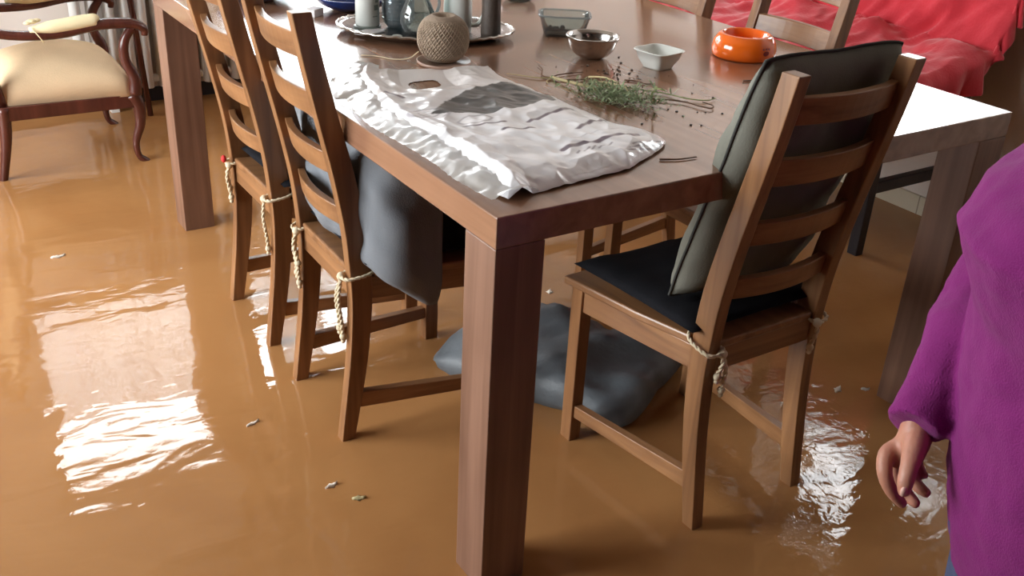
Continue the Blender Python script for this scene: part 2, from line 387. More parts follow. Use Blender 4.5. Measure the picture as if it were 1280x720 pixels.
# radiator under the back window
rad = thing('radiator', 'cream ribbed radiator behind the armchair at the back wall', 'radiator', (0, 0, 0))
for x in [0.0 + 0.058 * i for i in range(16)]:
    bm = bmesh.new(); tube(bm, [(x, Y1 - 0.075, 0.08), (x, Y1 - 0.075, 0.70)], 0.021, 10, 1.9, up=(1, 0, 0)); 
    link('rib', bm, M['white_paint'], rad, smooth=True)
bm = bmesh.new(); tube(bm, [(-0.02, Y1 - 0.075, 0.11), (0.90, Y1 - 0.075, 0.11)], 0.016); link('water_pipe', bm, M['white_paint'], rad, smooth=True)
bm = bmesh.new(); tube(bm, [(-0.02, Y1 - 0.075, 0.67), (0.90, Y1 - 0.075, 0.67)], 0.016); link('water_pipe', bm, M['white_paint'], rad, smooth=True)
for x in (0.09, 0.79): link('foot', B(x - 0.015, x + 0.015, Y1 - 0.11, Y1 - 0.04, FLOOR, 0.10), M['white_paint'], rad)

# ------------------------------------------------------------------ dining table
TW, TLn, TH, LW, TT = 1.204, 1.766, 0.69, 0.0857, 0.0495
tb = thing('dining_table', 'large brown wooden dining table with thick square legs standing in the flood', 'table', (0, 0, FLOOR))
z = -FLOOR
link('tabletop', B(0, TW, 0, TLn, TH - TT + z, TH + z), M['table_top'], tb, bevel=0.002)
for x in (0, TW - LW):
    for y in (0, TLn - LW):
        link('leg', B(x, x + LW, y, y + LW, 0, TH - TT + z), M['table_leg'], tb, bevel=0.002)

# ------------------------------------------------------------------ dining chairs (local: +x forward, origin under rear feet)
def post_prof():
    zs = [FLOOR, 0.0, 0.08, 0.16, 0.24, 0.32, 0.40, 0.48, 0.58, 0.68, 0.78, 0.875]
    rear = [-0.006, 0.0, 0.010, 0.020, 0.027, 0.030, 0.026, 0.018, 0.000, -0.022, -0.044, -0.062]
    dep = [0.028, 0.029, 0.034, 0.038, 0.041, 0.043, 0.045, 0.045, 0.042, 0.039, 0.037, 0.035]
    return zs, rear, dep
def rear_at(zq):
    zs, r, d = post_prof()
    for i in range(len(zs) - 1):
        if zs[i] <= zq <= zs[i + 1]:
            t = (zq - zs[i]) / (zs[i + 1] - zs[i]); return lerp(r[i], r[i + 1], t), lerp(d[i], d[i + 1], t)
    return r[-1], d[-1]
HW, PT = 0.1435, 0.026         # half outer width of the back, post thickness
FX0, FX1, FHW = 0.343, 0.376, 0.180
def make_chair(label, group=None):
    t = thing('dining_chair', label, 'chair', (0, 0, FLOOR), 0, group)
    o = -FLOOR
    zs, re, de = post_prof(); pts = catmull([(a, 0, b) for a, b in zip(re, zs)], 3); ptf = catmull([(a + d, 0, b) for a, d, b in zip(re, de, zs)], 3)
    for s in (-1, 1):
        bm = bmesh.new(); prof = [(p.x, p.z + o) for p in pts] + [(p.x, p.z + o) for p in ptf[::-1]]
        y0 = s * HW; y1 = s * (HW - PT); prism_y(bm, prof, min(y0, y1), max(y0, y1))
        link('back_post', bm, M['chair_z'], t, bevel=0.002)
        y0 = s * FHW; y1 = s * (FHW - 0.028)
        link('front_leg', B(FX0, FX1, min(y0, y1), max(y0, y1), 0, 0.36 + o), M['chair_z'], t, bevel=0.002)
        # side rail and stretcher follow the taper of the seat
        def sidebar(z0a, z1a, z0b, z1b, th):
            bm = bmesh.new(); xa, xb = 0.045, FX0 + 0.004; ya = s * (HW - 0.004); yb = s * (FHW - 0.005); ww = s * th
            v = [bm.verts.new(p) for p in ((xa, ya, z0a), (xb, yb, z0b), (xb, yb - ww, z0b), (xa, ya - ww, z0a), (xa, ya, z1a), (xb, yb, z1b), (xb, yb - ww, z1b), (xa, ya - ww, z1a))]
            for f in ((0, 3, 2, 1), (4, 5, 6, 7), (0, 1, 5, 4), (1, 2, 6, 5), (2, 3, 7, 6), (3, 0, 4, 7)): bm.faces.new([v[i] for i in f])
            return bm
        link('side_rail', sidebar(0.318 + o, 0.366 + o, 0.306 + o, 0.352 + o, 0.018), M['chair_x'], t, bevel=0.0015)
        link('stretcher', sidebar(0.070 + o, 0.106 + o, 0.058 + o, 0.086 + o, 0.018), M['chair_x'], t, bevel=0.0015)
    link('rear_rail', B(0.034, 0.054, -HW + PT, HW - PT, 0.322 + o, 0.368 + o), M['chair_y'], t, bevel=0.0015)
    link('front_rail', B(FX0 + 0.006, FX0 + 0.024, -FHW + 0.028, FHW - 0.028, 0.306 + o, 0.352 + o), M['chair_y'], t, bevel=0.0015)
    bm = bmesh.new(); n = 14; th = 0.017
    out = [(0.076, -HW - 0.003), (0.20, -0.168), (0.398, -FHW - 0.006), (0.402, -FHW * 0.5), (0.404, 0), (0.402, FHW * 0.5), (0.398, FHW + 0.006), (0.20, 0.168), (0.076, HW + 0.003), (0.076, HW - PT - 0.001), (0.032, HW - PT - 0.001), (0.032, -HW + PT + 0.001), (0.076, -HW + PT + 0.001)]
    def zt(x): return lerp(0.386, 0.366, x / 0.4) + o
    a = [bm.verts.new((x, y, zt(x))) for x, y in out]; b = [bm.verts.new((x, y, zt(x) - th)) for x, y in out]
    bm.faces.new(a); bm.faces.new(b[::-1])
    for i in range(len(a)): bm.faces.new((a[i], b[i], b[(i + 1) % len(a)], a[(i + 1) % len(a)]))
    link('seat', bm, M['chair_x'], t, bevel=0.004)
    for zc, hh in ((0.812, 0.046), (0.706, 0.048), (0.592, 0.044), (0.484, 0.040)):
        bm = bmesh.new(); rings = []
        for i in range(13):
            u = -1 + 2 * i / 12; y = u * (HW - PT + 0.004); bow = -0.020 * (1 - u * u) + 0.010
            ring = []
            for dz, dx in ((-0.5, 0), (-0.5, 1), (0.5, 1), (0.5, 0)):
                zz = zc + dz * hh; r, d = rear_at(zz); ring.append((r + bow + 0.006 + dx * 0.016, y, zz + o))
            rings.append(ring)
        loft(bm, rings)
        link('back_slat', bm, M['chair_y'], t, bevel=0.002)
    return t
R = make_chair('brown ladder-back chair at the near short end of the table, big grey-green pillow on it')
chairs = {'R': R}
def add_chair(key, label, x, y, rz, group=None):
    c = copy_tree(R); c['label'] = label; c.location = (x, y, FLOOR); c.rotation_euler = (0, 0, rz); chairs[key] = c
    return c
R.location = (0.567, -0.060, FLOOR); R.rotation_euler = (0, 0, math.radians(90.3))
add_chair('L2', 'brown ladder-back chair on the left side nearest the camera, pillow behind its slats', -0.026, 0.649, math.radians(-1))
add_chair('L1', 'brown ladder-back chair farther along the left side, its slats bare of any pillow', -0.022, 1.082, math.radians(0))
add_chair('F2', 'ladder-back chair behind the orange bowl, red blanket showing between its two posts', 1.235, 0.625, math.radians(180))
add_chair('F1', 'ladder-back chair on the far long side at the top edge, left of the red blanket', 1.235, 1.075, math.radians(180))

# ------------------------------------------------------------------ cushions
def pillow_mesh(bm, hw, hh, th, M4, nx=26, ny=26, pinch=0.10, seed=0, wr=0.004, sag=0.0, pw=4, corner=0.0, post=None):
    grids = []
    for side in (1, -1):
        g = []
        for i in range(nx + 1):
            row = []
            for j in range(ny + 1):
                u = -1 + 2 * i / nx; v = -1 + 2 * j / ny
                e = max(0, (1 - abs(u) ** pw)) ** 0.5 * max(0, (1 - abs(v) ** pw)) ** 0.5; ck = 1 - corner * (abs(u) * abs(v)) ** 4
                px = u * hw * ck * (1 - pinch * (1 - abs(v)) * abs(u) ** 3 * 0.6 ); py = v * hh * ck * (1 - pinch * (1 - abs(u)) * abs(v) ** 3 * 0.6)
                nz = noise.noise(Vector((px * 9 + seed, py * 9, side * 2))) * wr * 2 + noise.noise(Vector((px * 28 + seed, py * 22, side * 3))) * wr * 0.8
                p = Vector((px, py + nz * 0.3, side * (th * e * 0.5) + nz * min(1, e * 2 + 0.15)))
                p.z += sag * (u * u)
                row.append(p)
            g.append(row)
        grids.append(g)
    V = {}
    def vert(side, i, j):
        edge = i in (0, nx) or j in (0, ny)
        k = (0 if edge else side, i, j)
        if k not in V: q = M4 @ grids[0 if (edge or side == 1) else 1][i][j]; V[k] = bm.verts.new(post(q) if post else q)
        return V[k]
    for side in (1, 2):
        for i in range(nx):
            for j in range(ny): 
                f = [vert(side, i, j), vert(side, i + 1, j), vert(side, i + 1, j + 1), vert(side, i, j + 1)]
                if side == 2: f = f[::-1]
                bm.faces.new(f)
    loop = [V[(0, i, 0)].co.copy() for i in range(nx)] + [V[(0, nx, j)].co.copy() for j in range(ny)] + [V[(0, i, ny)].co.copy() for i in range(nx, 0, -1)] + [V[(0, 0, j)].co.copy() for j in range(ny, 0, -1)]
    return loop
def pillow(name, label, cat, hw, hh, th, M4, mat, pipe=None, **kw):
    t = thing(name, label, cat, M4.to_translation()); inv = Matrix.Translation(-M4.to_translation())
    bm = bmesh.new(); loop = pillow_mesh(bm, hw, hh, th, inv @ M4, **kw)
    link('cover', bm, mat, t, smooth=True)
    if pipe:
        bm = bmesh.new(); loop.append(loop[0]); tube(bm, loop, 0.0028, 6, cap=False); link('piping', bm, pipe, t, smooth=True)
    return t
def frame(origin, xdir, ydir):
    x = Vector(xdir).normalized(); y = Vector(ydir); y = (y - x * y.dot(x)).normalized(); z = x.cross(y)
    m = Matrix((x, y, z)).transposed().to_4x4(); m.translation = origin; return m
# back pillow of chair R: stands on the seat pad, leans against the slats
pillow('back_pillow', 'large grey-green pillow with dark piping leaning in the chair at the near short end', 'cushion', 0.162, 0.246, 0.082,
       frame(Vector((0.580, 0.016, 0.655)), (1, 0, 0), (0.03, -0.30, 1)), M['grey_cushion'], M['piping'], seed=3, pinch=0.06, pw=4.5, corner=0.045, wr=0.009)
def bend(q):                                   # one end of the pillow is folded round the near side of the chair
    S, zz, n = q.x + 0.285, q.y, q.z
    r0 = 0.035; l1 = 0.085
    if S < l1: x, y, nx, ny = 0.170 - S, 0.447, 0, -1
    elif S < l1 + r0 * 1.571:
        a = (S - l1) / r0; x = 0.170 - l1 - r0 * math.sin(a); y = 0.447 + r0 * (1 - math.cos(a)); nx, ny = -math.sin(a), -math.cos(a)
    else: x, y, nx, ny = 0.170 - l1 - r0 + 0.02 * min(1, S - l1 - r0 * 1.571), 0.447 + r0 + S - l1 - r0 * 1.571, -1, 0
    low = max(0, min(1, (0.10 - S) / 0.10 + 0.35)) if S < 0.135 else 0
    z2 = 0.508 + zz - low * 0.085 * (1 if zz < 0 else 0.3)
    return Vector((x + nx * n, y + ny * n, z2)) - Vector((0.07, 0.68, 0.50))
pl = thing('back_pillow', 'blue-grey pillow behind the slats of the left near chair, hanging past its seat', 'cushion', (0.07, 0.68, 0.50))
bm = bmesh.new(); pillow_mesh(bm, 0.285, 0.122, 0.062, Matrix.Identity(4), 60, 24, 0.02, 9, 0.011, pw=5, corner=0.05, post=bend)
link('cover', bm, M['blue_cushion'], pl, smooth=True)
# floating pillow under the table
pillow('soaked_pillow', 'sodden dark blue-grey pillow floating on the flood water under the table', 'cushion', 0.265, 0.195, 0.115,
       frame(Vector((0.545, 0.545, 0.022)), (0.25, -0.46, 0.0), (0.39, 0.15, 0.0)), M['wet_cushion'], None, seed=5, wr=0.014, pw=4, corner=0.09)

def seat_pad(key, label, ties):
    c = chairs[key]
    t = thing('seat_cushion', label, 'cushion', c.location, c.rotation_euler.z); o = -FLOOR
    bm = bmesh.new(); pillow_mesh(bm, 0.172, 0.166, 0.032, frame(Vector((0.222, 0, 0.397 + o)), (1, 0, -0.045), (0, 1, 0)), 20, 20, 0.04, 11)
    link('pad', bm, M['black_fabric'], t, smooth=True)
    for s, drops in ties:
        yp = s * (HW - PT / 2); zr = 0.372 + o
        r, d = rear_at(0.372)
        rr = 0.0042
        bm = bmesh.new()
        x0, x1 = r - rr, r + d + rr; y0, y1 = yp - PT / 2 - rr, yp + PT / 2 + rr
        rope(bm, [(0.10, yp - s * 0.02, zr + 0.016), (x1, y1, zr + 0.006), (x0, y1, zr - 0.004), (x0, y0, zr - 0.002), (x1, y0, zr + 0.006), (0.10, yp - s * 0.03, zr + 0.016)], 0.0034)
        kn = Vector((x0 - 0.004, yp - s * 0.012, zr - 0.006)); ball(bm, kn, 0.009, 10)
        for dx, dy, ln in drops:
            pts = [kn, kn + Vector((-0.006 + dx, dy * 0.6, -ln * 0.35)), kn + Vector((-0.002 + dx, dy, -ln * 0.75)), kn + Vector((dx, dy * 1.1, -ln))]
            rope(bm, pts, 0.0036); ball(bm, pts[-1], 0.0075, 8)
            ball(bm, pts[-1] - Vector((0, 0, 0.010)), 0.005, 8)
        tc_ = link('tie_cord', bm, M['rope'], t, smooth=True, label='cream twisted cord')
        if key == 'L1' and s == 1:
            bm = bmesh.new(); ball(bm, kn + Vector((-0.010, 0.006, 0.016)), 0.008, 10, (0.8, 1, 1.2)); link('bead', bm, M['red'], tc_, smooth=True, label='small red bead')
    return t
# chair local +y is the sitter's left
seat_pad('R', 'flat black seat cushion tied with cream cord on the chair at the near short end', [(1, [(0.0, 0.004, 0.045), (-0.002, -0.008, 0.075)]), (-1, [(0.0, 0.006, 0.05)])])
seat_pad('L2', 'flat black seat cushion tied with knotted cream cord on the left near chair', [(1, [(0.0, 0.008, 0.10), (-0.004, -0.010, 0.07), (0.0, -0.002, 0.12)]), (-1, [(-0.004, 0.006, 0.115), (-0.002, -0.004, 0.13)])])
seat_pad('L1', 'flat black seat cushion with dangling cream ties on the left far chair', [(1, [(0.0, 0.004, 0.06), (-0.003, -0.006, 0.08)]), (-1, [(0.0, -0.006, 0.12)])])

# ------------------------------------------------------------------ armchair
ac = thing('armchair', 'antique armchair with dark carved frame, cream seat and padded arms, standing in the water', 'armchair', (-0.165, 2.54, FLOOR)); AO = Vector((0.165, -2.54, -FLOOR))
def apt(*ps): return [Vector(p) + AO for p in ps]
def alink(name, bm, m, par=None, **k): return link(name, bm, m, par or ac, smooth=True, **k)
def tube_part(name, pts, rad, n=10, flat=1.0, m='mahogany', par=None, per=6):
    bm = bmesh.new(); tube(bm, catmull(apt(*pts), per), rad, n, flat); return alink(name, bm, M[m], par)
# front legs (front is +x): cabriole
for y in (2.322, 2.76):
    tube_part('front_leg', [(0.035, y, 0.235), (0.052, y, 0.19), (0.050, y, 0.13), (0.030, y, 0.07), (0.034, y, 0.02), (0.058, y, -0.008), (0.060, y, FLOOR)], [0.024, 0.022, 0.017, 0.012, 0.010, 0.013, 0.014])
for y in (2.325, 2.72):
    tube_part('rear_leg', [(-0.355, y, 0.235), (-0.362, y, 0.14), (-0.382, y, 0.04), (-0.405, y, FLOOR)], [0.021, 0.018, 0.014, 0.012], 10)
bm = bmesh.new()
for p, q in (((0.040, 2.322), (0.040, 2.76)), ((-0.36, 2.325), (-0.36, 2.72)), ((-0.36, 2.325), (0.040, 2.322)), ((-0.36, 2.72), (0.040, 2.76))):
    tube(bm, apt((p[0], p[1], 0.214), (q[0], q[1], 0.214)), 0.022, 4, 0.7, square=True)
link('seat_rail', bm, M['mahogany'], ac, bevel=0.003)
bm = bmesh.new(); n = 22; rows = []
for i in range(n + 1):
    r = []
    for j in range(n + 1):
        u = -1 + 2 * i / n; v = -1 + 2 * j / n
        e = max(0, 1 - u ** 10) ** 0.5 * max(0, 1 - v ** 10) ** 0.5; cr = (1 - u * u * 0.8) * (1 - v * v * 0.8)
        r.append((-0.16 + u * 0.212, 2.535 + v * lerp(0.205, 0.232, (u + 1) / 2), 0.232 + 0.070 * e + 0.070 * cr * e))
    rows.append(r)
V = [[bm.verts.new(Vector(p) + AO) for p in r] for r in rows]
for i in range(n):
    for j in range(n): bm.faces.new((V[i][j], V[i + 1][j], V[i + 1][j + 1], V[i][j + 1]))
bm.faces.new([V[0][j] for j in range(n + 1)] + [V[i][n] for i in range(1, n + 1)] + [V[n][j] for j in range(n - 1, -1, -1)] + [V[i][0] for i in range(n - 1, 0, -1)])
alink('seat', bm, M['cream_fabric'])
for y, s in ((2.315, 1), (2.765, -1)):
    a = tube_part('arm', [(-0.40, y + 0.03 * s, 0.475), (-0.28, y + 0.012 * s, 0.452), (-0.16, y, 0.452), (-0.04, y, 0.470), (0.055, y, 0.466), (0.094, y, 0.448), (0.096, y, 0.425)], [0.016, 0.015, 0.017, 0.018, 0.017, 0.014, 0.010], 10, 1.25)
    tube_part('arm_support', [(0.060, y, 0.455), (0.030, y, 0.41), (0.026, y, 0.35), (0.048, y, 0.29), (0.045, y, 0.235)], [0.013, 0.016, 0.016, 0.019, 0.022])
    bm = bmesh.new(); tube(bm, catmull(apt((-0.245, y, 0.469), (-0.16, y, 0.474), (-0.06, y, 0.484), (-0.045, y, 0.482)), 6), [0.008, 0.021, 0.023, 0.021, 0.008], 12, 1.2); alink('arm_pad', bm, M['pad_fabric'])
    if s == 1:
        bm = bmesh.new()
        for q, rr in (((-0.232, y + 0.01, 0.492), 0.013), ((-0.218, y + 0.012, 0.494), 0.010), ((-0.245, y + 0.006, 0.489), 0.010)): ball(bm, Vector(q) + AO, rr, 8, (1.3, 0.8, 0.6))
        tube(bm, catmull(apt((-0.24, y - 0.012, 0.478), (-0.225, y - 0.026, 0.456), (-0.212, y - 0.024, 0.433)), 5), 0.0016, 5)
        link('frayed_tuft', bm, M['pad_fabric'], ac, smooth=True, label='frayed cream stuffing')
# back
for y in (2.34, 2.705):
    tube_part('back_post', [(-0.358, y, 0.235), (-0.385, y, 0.40), (-0.43, y, 0.60), (-0.475, y, 0.80)], [0.019, 0.018, 0.018, 0.016])
tube_part('top_rail', [(-0.473, 2.33, 0.795), (-0.487, 2.42, 0.835), (-0.495, 2.52, 0.85), (-0.487, 2.62, 0.835), (-0.473, 2.715, 0.795)], 0.018)
tube_part('bottom_rail', [(-0.39, 2.34, 0.42), (-0.39, 2.705, 0.42)], 0.015)
bm = bmesh.new(); pillow_mesh(bm, 0.165, 0.185, 0.05, Matrix.Translation(AO) @ frame(Vector((-0.432, 2.522, 0.61)), (0, 1, 0), (-0.20, 0, 1)), 16, 16, 0.02, 4, 0.001); alink('back_pad', bm, M['cream_fabric'])

bm = bmesh.new(); tube(bm, [(0.200, 2.80, FLOOR), (0.184, 2.852, 0.45), (0.168, 2.895, 0.86)], [0.011, 0.012, 0.010], 10)
tag(link('walking_pole', bm, M['mahogany'], smooth=True), 'thin dark wooden pole leaning at the back wall behind the armchair front leg', 'pole')

# ------------------------------------------------------------------ bench with red blanket
bn = thing('bench', 'black-framed bench against the right wall, mostly hidden by a red blanket', 'bench', (1.87, 1.4, FLOOR)); BO = Vector((-1.87, -1.4, -FLOOR))
def bbox_part(name, a, m='black_wood'):
    bm = B(a[0] + BO.x, a[1] + BO.x, a[2] + BO.y, a[3] + BO.y, a[4] + BO.z, a[5] + BO.z); return link(name, bm, M[m], bn, bevel=0.003)
for y in (0.635, 2.28):
    bbox_part('leg', (1.690, 1.722, y, y + 0.035, FLOOR, 0.43))
    bbox_part('leg', (2.030, 2.070, y, y + 0.035, FLOOR, 0.43))
    bbox_part('stretcher', (1.70, 2.06, y + 0.005, y + 0.030, 0.192, 0.228))
    bm = bmesh.new(); tube(bm, [Vector(p) + BO for p in ((2.05, y + 0.018, 0.43), (2.115, y + 0.018, 0.86))], 0.019, 4, 0.9, square=True); link('back_post', bm, M['black_wood'], bn, bevel=0.003)
bbox_part('seat_frame', (1.69, 2.07, 0.635, 2.315, 0.40, 0.44))
bm = bmesh.new(); pillow_mesh(bm, 0.20, 0.85, 0.10, Matrix.Translation(BO) @ frame(Vector((1.885, 1.475, 0.475)), (1, 0, 0.08), (0, 1, 0)), 16, 40, 0.0, 2, 0.003); link('seat_pad', bm, M['white_cloth'], bn, smooth=True)
bm = bmesh.new(); tube(bm, [Vector(p) + BO for p in ((2.112, 0.64, 0.845), (2.112, 2.31, 0.845))], 0.018, 4, 1, square=True); link('top_rail', bm, M['black_wood'], bn)
bm = bmesh.new(); pillow_mesh(bm, 0.17, 0.82, 0.05, Matrix.Translation(BO) @ frame(Vector((2.082, 1.475, 0.68)), (-0.15, 0, -1), (0, 1, 0)), 12, 40, 0.0, 2, 0.003); link('back_pad', bm, M['white_cloth'], bn, smooth=True)
# blanket: profile front drop -> seat -> back -> over the top, then a hanging side flap at the near end
prof = catmull([(1.672, 0, 0.36), (1.668, 0, 0.46), (1.700, 0, 0.530), (1.80, 0, 0.548), (1.92, 0, 0.560), (2.005, 0, 0.575), (2.040, 0, 0.63), (2.062, 0, 0.74), (2.085, 0, 0.86), (2.115, 0, 0.885)], 8)
bm = bmesh.new(); rows = []; ny = 190; ys, ye = 0.585, 1.74
for j in range(ny + 1):
    y = lerp(ys, ye, j / ny); row = []
    for i, p in enumerate(prof):
        s = i / (len(prof) - 1)
        w1 = noise.noise(Vector((p.x * 4, y * 5, p.z * 4))); w2 = noise.noise(Vector((p.x * 11 + 7 + y * 6, y * 9 - p.z * 9, 3)))
        wr = 1 - 2 * abs(noise.noise(Vector((y * 7 + p.z * 9, p.x * 7 - p.z * 4, 5))))
        wf = 1 - 2.4 * abs(noise.noise(Vector((y * 15 + p.z * 12, p.x * 15 - p.z * 8 + y * 3, 9))))
        d = 0.018 * w1 + 0.012 * w2 + 0.016 * wr + 0.009 * wf
        # lumpy fold along the back of the seat
        d += 0.020 * math.exp(-((s - 0.50) / 0.06) ** 2) * (1 + math.sin(y * 21))
        nrm = Vector((-0.7 if s > 0.6 else -0.2, 0, 0.4 if s > 0.6 else 1))
        if s < 0.15: nrm = Vector((-1, 0, 0.1))
        q = Vector((p.x, y, p.z)) + nrm.normalized() * d
        row.append(q)
    rows.append(row)
# near-end flap: continue the rows down over the end, wavy hem lower in the middle
flap = []
nf = 26
for k in range(1, nf + 1):
    f = k / nf; row = []
    for i, p in enumerate(rows[0]):
        s = i / (len(prof) - 1)
        hem = {0: 0.33, 1: 0}[0]
        # hem height follows the seen diagonal: low at the seat front, high under the back rail
        target = lerp(0.37, 0.38, s / 0.3) if s < 0.3 else lerp(0.38, 0.49, (s - 0.3) / 0.17) if s < 0.47 else lerp(0.49, 0.57, (s - 0.47) / 0.13) if s < 0.6 else lerp(0.57, 0.64, (s - 0.6) / 0.18) if s < 0.78 else lerp(0.64, 0.76, (s - 0.78) / 0.22)
        target += 0.018 * math.sin(s * 34)
        zz = lerp(p.z, min(target, p.z - 0.02), f)
        yy = p.y - 0.028 * math.sin(min(1, f * 4) * math.pi / 2) - 0.016 * f * math.sin(i * 0.75) * (1 if i % 2 else 1) + 0.008 * noise.noise(Vector((p.x * 20, zz * 9, 0)))
        row.append(Vector((p.x + 0.012 * f * math.sin(i * 1.3), yy, zz)))
    flap.append(row)
allrows = flap[::-1] + rows
V = [[bm.verts.new(q) for q in r] for r in allrows]
for a in range(len(V) - 1):
    for b in range(len(prof) - 1): bm.faces.new((V[a][b], V[a][b + 1], V[a + 1][b + 1], V[a + 1][b]))
bl = link('blanket', bm, M['red_blanket'], smooth=True)
md = bl.modifiers.new('thick', 'SOLIDIFY'); md.thickness = 0.006; md.offset = 0
tag(bl, 'crumpled red blanket thrown over the bench by the right wall', 'blanket')

# ------------------------------------------------------------------ things on the table
def on_table(name, label, cat, x, y, rz=0): return thing(name, label, cat, (x, y, TH), rz)
tcx, tcy = 0.425, 1.005
tr = on_table('serving_tray', 'oval silver serving tray with raised rim holding jars and glassware', 'tray', tcx, tcy, math.radians(-33))
bm = bmesh.new(); lathe(bm, [(0.0001, 0.0), (0.78, 0.0), (0.86, 0.006), (0.94, 0.013), (1.0, 0.016), (1.0, 0.019), (0.93, 0.017), (0.85, 0.010), (0.77, 0.004), (0.0001, 0.004)], 64, (0, 0, 0), 0.205, 0.135)
link('tray_dish', bm, M['tray'], tr, smooth=True)
bm = bmesh.new(); tube(bm, [(0.205 * math.cos(a) * 1.0, 0.135 * math.sin(a) * 1.0, 0.018 + 0.0012 * math.sin(a * 40)) for a in [2 * math.pi * k / 120 for k in range(121)]], 0.0036, 8, cap=False)
link('rope_rim', bm, M['chrome'], tr, smooth=True)
TZ = TH + 0.0045
def cyl_thing(name, label, cat, x, y, z): return thing(name, label, cat, (x, y, z))
# white plastic jar
j = cyl_thing('plastic_bottle', 'tall white plastic bottle with faint print at the left end of the tray', 'bottle', 0.316, 1.087, TZ)
bm = bmesh.new(); lathe(bm, [(0.0001, 0.006), (0.026, 0.006), (0.028, 0.010), (0.028, 0.125), (0.024, 0.138), (0.014, 0.145), (0.013, 0.150), (0.0001, 0.150)], 28); link('body', bm, M['porcelain'], j, smooth=True)
bm = bmesh.new(); lathe(bm, [(0.0001, 0.15), (0.017, 0.15), (0.017, 0.172), (0.0001, 0.173)], 24); link('cap', bm, M['white_paint'], j, bevel=0.001)
bm = bmesh.new(); lathe(bm, [(0.0001, 0), (0.031, 0), (0.032, 0.006), (0.0001, 0.007)], 24); link('foot_ring', bm, M['lid_grey'], j)
bm = bmesh.new()
for k, (zz, hh) in enumerate(((0.030, 0.002), (0.045, 0.012), (0.062, 0.006))):
    a0 = -1.55 + 0.12 * k
    rr = 0.0284; seg = [(rr * math.cos(a0 + t * 0.16), rr * math.sin(a0 + t * 0.16)) for t in range(4)]
    for p, q in zip(seg, seg[1:]):
        bm.faces.new([bm.verts.new(v) for v in ((p[0], p[1], zz), (q[0], q[1], zz), (q[0], q[1], zz + hh), (p[0], p[1], zz + hh))])
link('printed_label', bm, M['purple_print'] if False else M['lid_grey'], j)
# small square box/card under it
cd = cyl_thing('paper_napkin', 'folded white paper lying on the tray under the bottle', 'paper', 0.300, 1.040, TZ)
bm = bmesh.new(); box(bm, -0.035, 0.035, -0.020, 0.020, 0.0, 0.004); link('paper_fold', bm, M['white_cloth'], cd, bevel=0.001)
cd.rotation_euler = (0, 0, 0.5)
# bluish jar
j = cyl_thing('glass_jar', 'bluish ribbed glass jar next to the white bottle on the tray', 'jar', 0.387, 1.070, TZ)
bm = bmesh.new(); lathe(bm, [(0.0001, 0), (0.024, 0), (0.034, 0.012), (0.038, 0.035), (0.037, 0.075), (0.028, 0.10), (0.024, 0.115), (0.021, 0.115), (0.025, 0.098), (0.034, 0.073), (0.035, 0.035), (0.031, 0.013), (0.022, 0.004), (0.0001, 0.004)], 32); link('body', bm, M['blue_glass'], j, smooth=True)
bm = bmesh.new()
for k in range(7): lathe(bm, [(0.0372, 0.02 + k * 0.009), (0.0386, 0.0225 + k * 0.009), (0.0372, 0.025 + k * 0.009)], 32)
link('ribs', bm, M['blue_glass'], j, smooth=True)
# round glass jug with handle
j = cyl_thing('glass_carafe', 'round-bellied clear glass carafe with a looped handle in the middle of the tray', 'carafe', 0.392, 0.982, TZ)
bm = bmesh.new(); lathe(bm, [(0.0001, 0), (0.022, 0), (0.034, 0.010), (0.041, 0.030), (0.040, 0.050), (0.030, 0.074), (0.017, 0.098), (0.014, 0.125), (0.019, 0.140), (0.017, 0.140), (0.012, 0.125), (0.015, 0.098), (0.028, 0.073), (0.038, 0.050), (0.039, 0.030), (0.032, 0.012), (0.020, 0.003), (0.0001, 0.003)], 36); link('body', bm, M['glass'], j, smooth=True)
bm = bmesh.new(); tube(bm, catmull([(0.016, -0.006, 0.125), (0.030, -0.020, 0.115), (0.043, -0.024, 0.075), (0.040, -0.012, 0.045)], 8), 0.0035, 8); link('handle', bm, M['blue_glass'], j, smooth=True)
# white pitcher
j = cyl_thing('white_pitcher', 'milky white pitcher with a curved handle behind the yarn ball', 'pitcher', 0.492, 0.972, TZ)
bm = bmesh.new(); lathe(bm, [(0.0001, 0), (0.031, 0), (0.034, 0.006), (0.033, 0.06), (0.031, 0.13), (0.034, 0.145), (0.031, 0.145), (0.028, 0.13), (0.030, 0.06), (0.030, 0.008), (0.0001, 0.006)], 32); link('body', bm, M['porcelain'], j, smooth=True)
bm = bmesh.new(); tube(bm, catmull([(0.026, -0.017, 0.105), (0.046, -0.030, 0.108), (0.056, -0.037, 0.085), (0.052, -0.034, 0.050), (0.040, -0.026, 0.022), (0.026, -0.018, 0.018)], 6), 0.0048, 8, 1.3); link('handle', bm, M['porcelain'], j, smooth=True)
# dark cylinder
j = cyl_thing('pepper_mill', 'dark brown turned wooden mill at the right end of the tray', 'mill', 0.546, 0.912, TZ)
bm = bmesh.new(); lathe(bm, [(0.0001, 0), (0.023, 0), (0.0235, 0.01), (0.022, 0.06), (0.023, 0.13), (0.021, 0.150), (0.0001, 0.152)], 28); link('body', bm, M['dark_brown'], j, smooth=True)
bm = bmesh.new(); lathe(bm, [(0.0001, 0.152), (0.018, 0.152), (0.022, 0.166), (0.016, 0.182), (0.0001, 0.188)], 24); link('knob', bm, M['dark_brown'], j, smooth=True)
j = cyl_thing('bottle_cap', 'small white cap lying at the front of the tray', 'cap', 0.330, 0.962, TZ)
bm = bmesh.new(); lathe(bm, [(0.0001, 0), (0.012, 0), (0.012, 0.007), (0.010, 0.009), (0.0001, 0.009)], 20); link('cap_shell', bm, M['porcelain'], j, bevel=0.0006)
